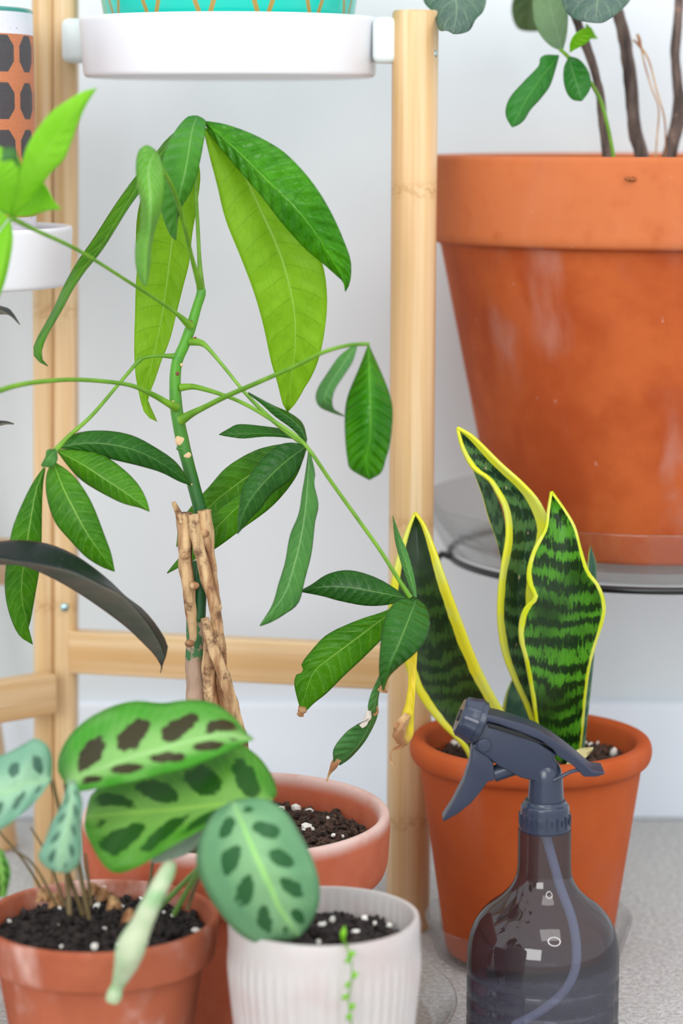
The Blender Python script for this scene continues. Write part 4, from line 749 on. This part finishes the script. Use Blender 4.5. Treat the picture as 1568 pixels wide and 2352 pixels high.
K2 = marmat('prayer_leaf_green_spots', (70, 138, 34), (122, 176, 80), (24, 78, 14), 4.6, (150, 200, 90), 0.3, 0.16, 0.80, spw=0.36)
K3 = marmat('prayer_leaf_frosted', (98, 150, 108), (132, 178, 128), (34, 88, 44), 5.2, (156, 212, 120), 0.2, 0.20, 0.62, spw=0.32)
K4 = marmat('prayer_leaf_small', (116, 164, 138), (152, 194, 160), (60, 98, 80), 5.0, (160, 200, 150), 0.2, 0.26, 0.66, spw=0.25)
M_stalk = simple('prayer_stalk', (112, 96, 62), .6); M_stalkg = simple('prayer_stalk_green', (108, 146, 70), .5)
def stalk(pts, m=None): return tube('leaf_stalk', pts, m or M_stalk, mar, 10)
q1 = stalk([(200, 2090, 1.43, 6), (180, 1980, 1.44, 5), (160, 1880, 1.43, 5), (150, 1800, 1.41, 5)])
leaf('leaf', [(150, 1800), (215, 1772), (300, 1742), (400, 1714), (500, 1690), (583, 1698)], [(150, 1800), (132, 1762), (148, 1708), (190, 1660), (250, 1626), (310, 1610), (372, 1615), (430, 1608), (490, 1615), (538, 1648), (565, 1683), (583, 1698)], [(150, 1800), (168, 1818), (210, 1814), (280, 1800), (340, 1786), (420, 1766), (480, 1744), (530, 1722), (583, 1698)], [1.40, 1.38, 1.37, 1.38, 1.40], K1, q1, eA=.045, eB=-.006, label='upper leaf with dark brown blotches', wav=.002)
q2 = stalk([(360, 2090, 1.46, 7), (440, 2010, 1.45, 6), (520, 1930, 1.43, 6), (580, 1870, 1.42, 5), (622, 1836, 1.41, 5)], M_stalkg)
leaf('leaf', [(622, 1838), (560, 1846), (500, 1850), (420, 1858), (300, 1866), (196, 1878)], [(622, 1838), (636, 1822), (622, 1778), (590, 1735), (540, 1710), (450, 1740), (330, 1780), (220, 1815), (196, 1876)], [(622, 1840), (560, 1862), (480, 1898), (420, 1930), (350, 1972), (315, 1992), (270, 2006), (240, 1990), (215, 1952), (194, 1905), (196, 1880)], [1.41, 1.40, 1.395, 1.40, 1.405], K2, q2, eA=.035, eB=-.020, wav=.002)
leaf('leaf', [(470, 1902), (420, 1935), (350, 1975)], [(470, 1900), (415, 1920), (345, 1970)], [(472, 1906), (440, 1955), (380, 1978), (345, 1982)], [1.415, 1.41, 1.41], simple('prayer_leaf_underside', (150, 172, 150), .5), q2, label='grey green folded underside')
q3 = stalk([(400, 2100, 1.44, 7), (450, 2010, 1.42, 6), (500, 1930, 1.40, 6), (532, 1850, 1.375, 5)], M_stalkg)
leaf('leaf', [(534, 1842), (560, 1900), (590, 1970), (618, 2030), (645, 2090), (688, 2152)], [(532, 1840), (490, 1868), (460, 1925), (451, 1980), (470, 2040), (508, 2100), (550, 2146), (600, 2168), (650, 2163), (688, 2152)], [(536, 1838), (598, 1834), (650, 1860), (690, 1918), (720, 1980), (734, 2040), (728, 2090), (708, 2128), (688, 2152)], [1.37, 1.345, 1.335, 1.34, 1.355], K3, q3, eA=.020, eB=.020, label='broad frosted leaf hanging over the white pot', wav=.002)
q4 = stalk([(190, 2100, 1.42, 6), (150, 1980, 1.41, 5), (140, 1880, 1.40, 5), (118, 1790, 1.385, 5)])
leaf('leaf', [(118, 1790), (60, 1800), (0, 1822), (-140, 1830)], [(118, 1788), (120, 1745), (108, 1712), (80, 1696), (50, 1712), (0, 1735), (-80, 1740), (-140, 1828)], [(118, 1792), (90, 1832), (50, 1870), (0, 1906), (-60, 1915), (-140, 1832)], [1.385, 1.37, 1.36, 1.36], K4, q4, eA=.02, eB=-.01)
q5 = stalk([(205, 2110, 1.41, 5), (180, 1990, 1.40, 5), (168, 1890, 1.38, 4), (164, 1796, 1.36, 5)])
leaf('leaf', [(164, 1796), (162, 1860), (148, 1930), (136, 2003)], [(158, 1790), (143, 1845), (120, 1888), (102, 1935), (88, 1968), (108, 1993), (136, 2004)], [(170, 1790), (188, 1840), (184, 1890), (187, 1945), (180, 1985), (160, 2002), (136, 2004)], [1.36, 1.345, 1.34, 1.345], K4, q5, eA=.01, eB=.01)
leaf('leaf', [(-5, 1955), (4, 2000), (8, 2060)], [(-12, 1955), (-20, 2000), (-8, 2060)], [(5, 1950), (24, 2000), (14, 2060)], [1.37, 1.37, 1.38], K2, q4)
t = NT('rolled_leaf_pale'); u, v = t.uv(); n = t.noise(60, 3); g = t.m_('MULTIPLY', t.ramp(t.m_('ABSOLUTE', t.m_('SUBTRACT', u, 0.30)), 0.03, 0.09, 1, 0), t.ramp(n, 0.3, 0.55)); c = t.mix(t.ramp(n, 0.35, 0.65), lin((176, 188, 154)), lin((134, 172, 122))); t.set(t.mix(g, c, lin((132, 176, 66))), 0.5); M_roll = t.m
tube('rolled_leaf', [(372, 2080, 1.43, 5), (380, 2030, 1.40, 8), (390, 1992, 1.36, 15), (380, 2010, 1.34, 19), (350, 2070, 1.33, 22), (322, 2130, 1.33, 27), (300, 2180, 1.33, 35), (284, 2228, 1.335, 24), (270, 2262, 1.34, 15), (262, 2285, 1.34, 19), (258, 2300, 1.34, 16)], M_roll, mar, 20, 60, 0.12, 4, label='pale tightly rolled new leaf')
for k, pts in enumerate(([(130, 2080, 1.42, 4), (80, 1990, 1.41, 3), (30, 1950, 1.40, 3)], [(110, 2070, 1.44, 4), (60, 1985, 1.43, 3), (-10, 1900, 1.42, 3)], [(150, 2080, 1.43, 4), (105, 1960, 1.43, 3), (70, 1900, 1.43, 2.5)], [(210, 2080, 1.42, 4), (200, 2000, 1.42, 4), (195, 1960, 1.42, 3)], [(330, 2080, 1.45, 5), (345, 2020, 1.45, 4), (350, 1980, 1.45, 4)], [(160, 2100, 1.41, 6), (156, 2040, 1.41, 6), (150, 1990, 1.40, 5)], [(430, 2090, 1.44, 5), (450, 2030, 1.44, 5), (470, 1990, 1.44, 5)])):
    stalk(pts)
rnd = random.Random(4)
for (x, y) in ((240, 2062), (262, 2080), (215, 2050), (130, 2075), (100, 2062), (300, 2110)):
    w = rnd.uniform(16, 32); Yk = 1.44 if y < 2080 else 1.42
    leaf('dry_leaf', [(x-w, y+8), (x, y-10), (x+w, y+4)], [(x-w, y+4), (x-4, y-24), (x+w, y-4)], [(x-w, y+12), (x+4, y+6), (x+w, y+10)], [Yk, Yk-.005, Yk+.004], M_dry, mar, wav=.006, n=12, rip=.001)

# ---------------------------------------------------------------- white ribbed pot
CX, CY = at(744, 2100, 1.40).x, 1.40
cup = thing('white_ribbed_planter', 'off-white ceramic planter with vertical ribs, dark soil and a trailing sprig', 'planter', (CX, CY, 0))
CR = 221*mpp(at(744, 2100, CY)); cz = at(744, 2176, CY-CR).z
def ribs(r, z, a): return r*(1+0.022*(0.5+0.5*math.cos(a*52))*(1 if z < cz-0.028 else max(0, (cz-0.016-z)/0.012) if z < cz-0.016 else 0)) if r > CR*0.7 else r
prf = catmull([(CR*0.70, 0.001), (CR*0.78, 0.02), (CR*0.88, 0.06), (CR*0.955, 0.10), (CR*0.99, cz-0.03), (CR, cz-0.004)], 30)
M_cup = NT('speckled_white_glaze'); n = M_cup.noise(35, 3); M_cup.set(M_cup.mix(M_cup.ramp(n, 0.4, 0.65), lin((192, 186, 184)), lin((190, 178, 176))), 0.4); M_cup = M_cup.m
lathe('pot', [(0, 0)]+[(CR*0.66, 0)]+[(v[0], v[1]) for v in prf]+[(CR*0.985, cz), (CR*0.94, cz), (CR*0.925, cz-0.004), (CR*0.90, cz-0.04), (CR*0.6, 0.008), (0, 0.008)], (CX, CY), M_cup, cup, 416, mod=ribs, angle=50)
soil((CX, CY), CR*0.905, cz-0.021, cup, 24, 31, 0.010, 0.006, 520, M_soil2, (0.001, 0.0026))
sp = tube('sprig', [(788, 2150, 1.362, 3), (792, 2165, 1.346, 3), (800, 2185, 1.337, 2.5), (806, 2210, 1.336, 2), (808, 2240, 1.336, 2), (803, 2275, 1.337, 2), (800, 2300, 1.338, 2), (806, 2335, 1.340, 2), (806, 2375, 1.342, 2)], M_stem, cup, label='thin trailing green sprig')
for k, (x, y, w, r) in enumerate(((788, 2145, 8, 20), (806, 2192, 12, 9), (798, 2206, 9, 7), (814, 2240, 9, 10), (797, 2262, 7, 9), (792, 2290, 10, 8), (808, 2312, 9, 10), (801, 2335, 9, 9))):
    Yk = 1.335 if k else 1.355
    leaf('leaf', [(x-w*.4, y+r), (x, y), (x+w*.5, y-r)], [(x-w*.4, y+r), (x-w*.8, y-r*.1), (x+w*.5, y-r)], [(x-w*.4, y+r), (x+w*.8, y+r*.1), (x+w*.5, y-r)], [Yk, Yk-.004, Yk], L_young, sp, n=10, h=3, rip=0)

# ---------------------------------------------------------------- rubber plant at the far left
RX, RY = at(-330, 1700, 1.56).x, 1.56
rub = thing('potted_rubber_plant', 'rubber plant whose long near-black pointed leaf reaches in from the left', 'potted plant', (RX, RY, 0))
lathe('pot', round_prof([(0, 0), (0.055, 0), (0.07, 0.10), (0.077, 0.10), (0.08, 0.13), (0.072, 0.13), (0.068, 0.115), (0, 0.115)], 0.003), (RX, RY), M_tc_small, rub, 72)
tube_w('trunk', [Vector((RX, RY, 0.11)), Vector((RX-.006, RY, 0.25)), Vector((RX+.004, RY, 0.45)), Vector((RX, RY, 0.56))], [0.006, 0.004], M_figbark, rub, 12, 30)
t = NT('rubber_leaf'); u, v = t.uv(); n = t.noise(500, 2); n2 = t.noise(1.0, 3, t.coord('Object', (30, 30, 90)))
top = t.mix(t.m_('MULTIPLY', t.ramp(n, 0.66, 0.72), 0.5), lin((22, 32, 30)), lin((96, 104, 98)))
und = t.mix(t.ramp(n2, 0.35, 0.65), lin((72, 76, 66)), lin((90, 84, 74)))
c = t.mix(t.ramp(u, 0.49, 0.51), top, und); s = t.m_('MULTIPLY', t.m_('ABSOLUTE', t.m_('SUBTRACT', u, 0.5)), 2.0)
c = t.mix(t.m_('MULTIPLY', t.ramp(s, 0.93, 1.0), 0.6), c, lin((120, 66, 60))); t.b.inputs['Specular IOR Level'].default_value = 0.2; t.set(c, 0.42); M_rub = t.m
bm = None
RLY = 1.52
leaf('leaf', [(-200, 1340), (-60, 1283), (50, 1291), (110, 1301), (170, 1315), (230, 1343), (285, 1372), (340, 1436), (375, 1500), (372, 1528)], [(-200, 1335), (-60, 1256), (0, 1245), (50, 1242), (110, 1250), (165, 1272), (215, 1305), (255, 1338), (290, 1372), (322, 1395), (352, 1428), (378, 1468), (384, 1492), (372, 1528)], [(-200, 1345), (-60, 1290), (0, 1296), (50, 1298), (110, 1322), (170, 1355), (230, 1395), (290, 1440), (330, 1478), (356, 1505), (370, 1528)], [1.55, RLY, RLY, RLY+.01, RLY+.03], M_rub, rub, eA=.035, eB=.008, thick=.0009, rip=0)
tube('leaf_tip', [(371, 1522, RLY+.03, 3), (371, 1535, RLY+.03, 1.6), (368, 1546, RLY+.03, 0.8)], M_black, rub)
leaf('leaf', [(-160, 760), (-40, 712), (10, 716), (46, 746)], [(-160, 755), (-40, 704), (12, 706), (30, 720), (46, 746)], [(-160, 765), (-40, 730), (8, 722), (28, 728), (46, 746)], [1.57, 1.58, 1.60, 1.60], M_rub, rub, eA=.015, rip=0)
leaf('leaf', [(-160, 1030), (-40, 985), (6, 972), (32, 974)], [(-160, 1025), (-40, 972), (8, 967), (32, 973)], [(-160, 1035), (-40, 992), (8, 976), (32, 975)], [1.57, 1.58, 1.60, 1.60], M_rub, rub, eA=.01, rip=0)
tube('leaf_stalk', [(-330, 1400, RY, 8), (-260, 1370, 1.555, 7), (-200, 1340, 1.55, 6)], M_stalk, rub)
tube('leaf_stalk', [(-330, 800, RY, 6), (-240, 790, 1.565, 6), (-160, 760, 1.57, 5)], M_stalk, rub)
tube('leaf_stalk', [(-330, 1060, RY, 6), (-240, 1050, 1.565, 6), (-160, 1030, 1.57, 5)], M_stalk, rub)

# ---------------------------------------------------------------- ring lamp behind the camera (its rings shine in the bottle)
rl = thing('ring_lamp', 'white ring lamp hung on a slim black rod, mirrored in the spray bottle', 'lamp', (0.46, 0.45, 1.16))
t = NT('ring_lamp_tube'); t.set(lin((255, 255, 255)), 0.4); t.b.inputs['Emission Color'].default_value = (1, 0.97, 0.95, 1); t.b.inputs['Emission Strength'].default_value = 13
rc = Vector((0.46, 0.45, 1.16)); dr = (Vector((SX, BYY, 0.08))-rc).normalized(); qd = dr.to_track_quat('Z', 'Y').to_matrix()
bm = bmesh.new(); torus_bm(bm, (0, 0, 0), 0.235, 0.02, 96, 12)
for v in bm.verts: v.co = rc+qd @ v.co
link('light_tube', bm, t.m, rl)
tube_w('hanging_rod', [rc+qd @ Vector((0, 0.235, 0)), Vector((rc.x, rc.y, 2.4))], 0.004, M_black, rl, 14)
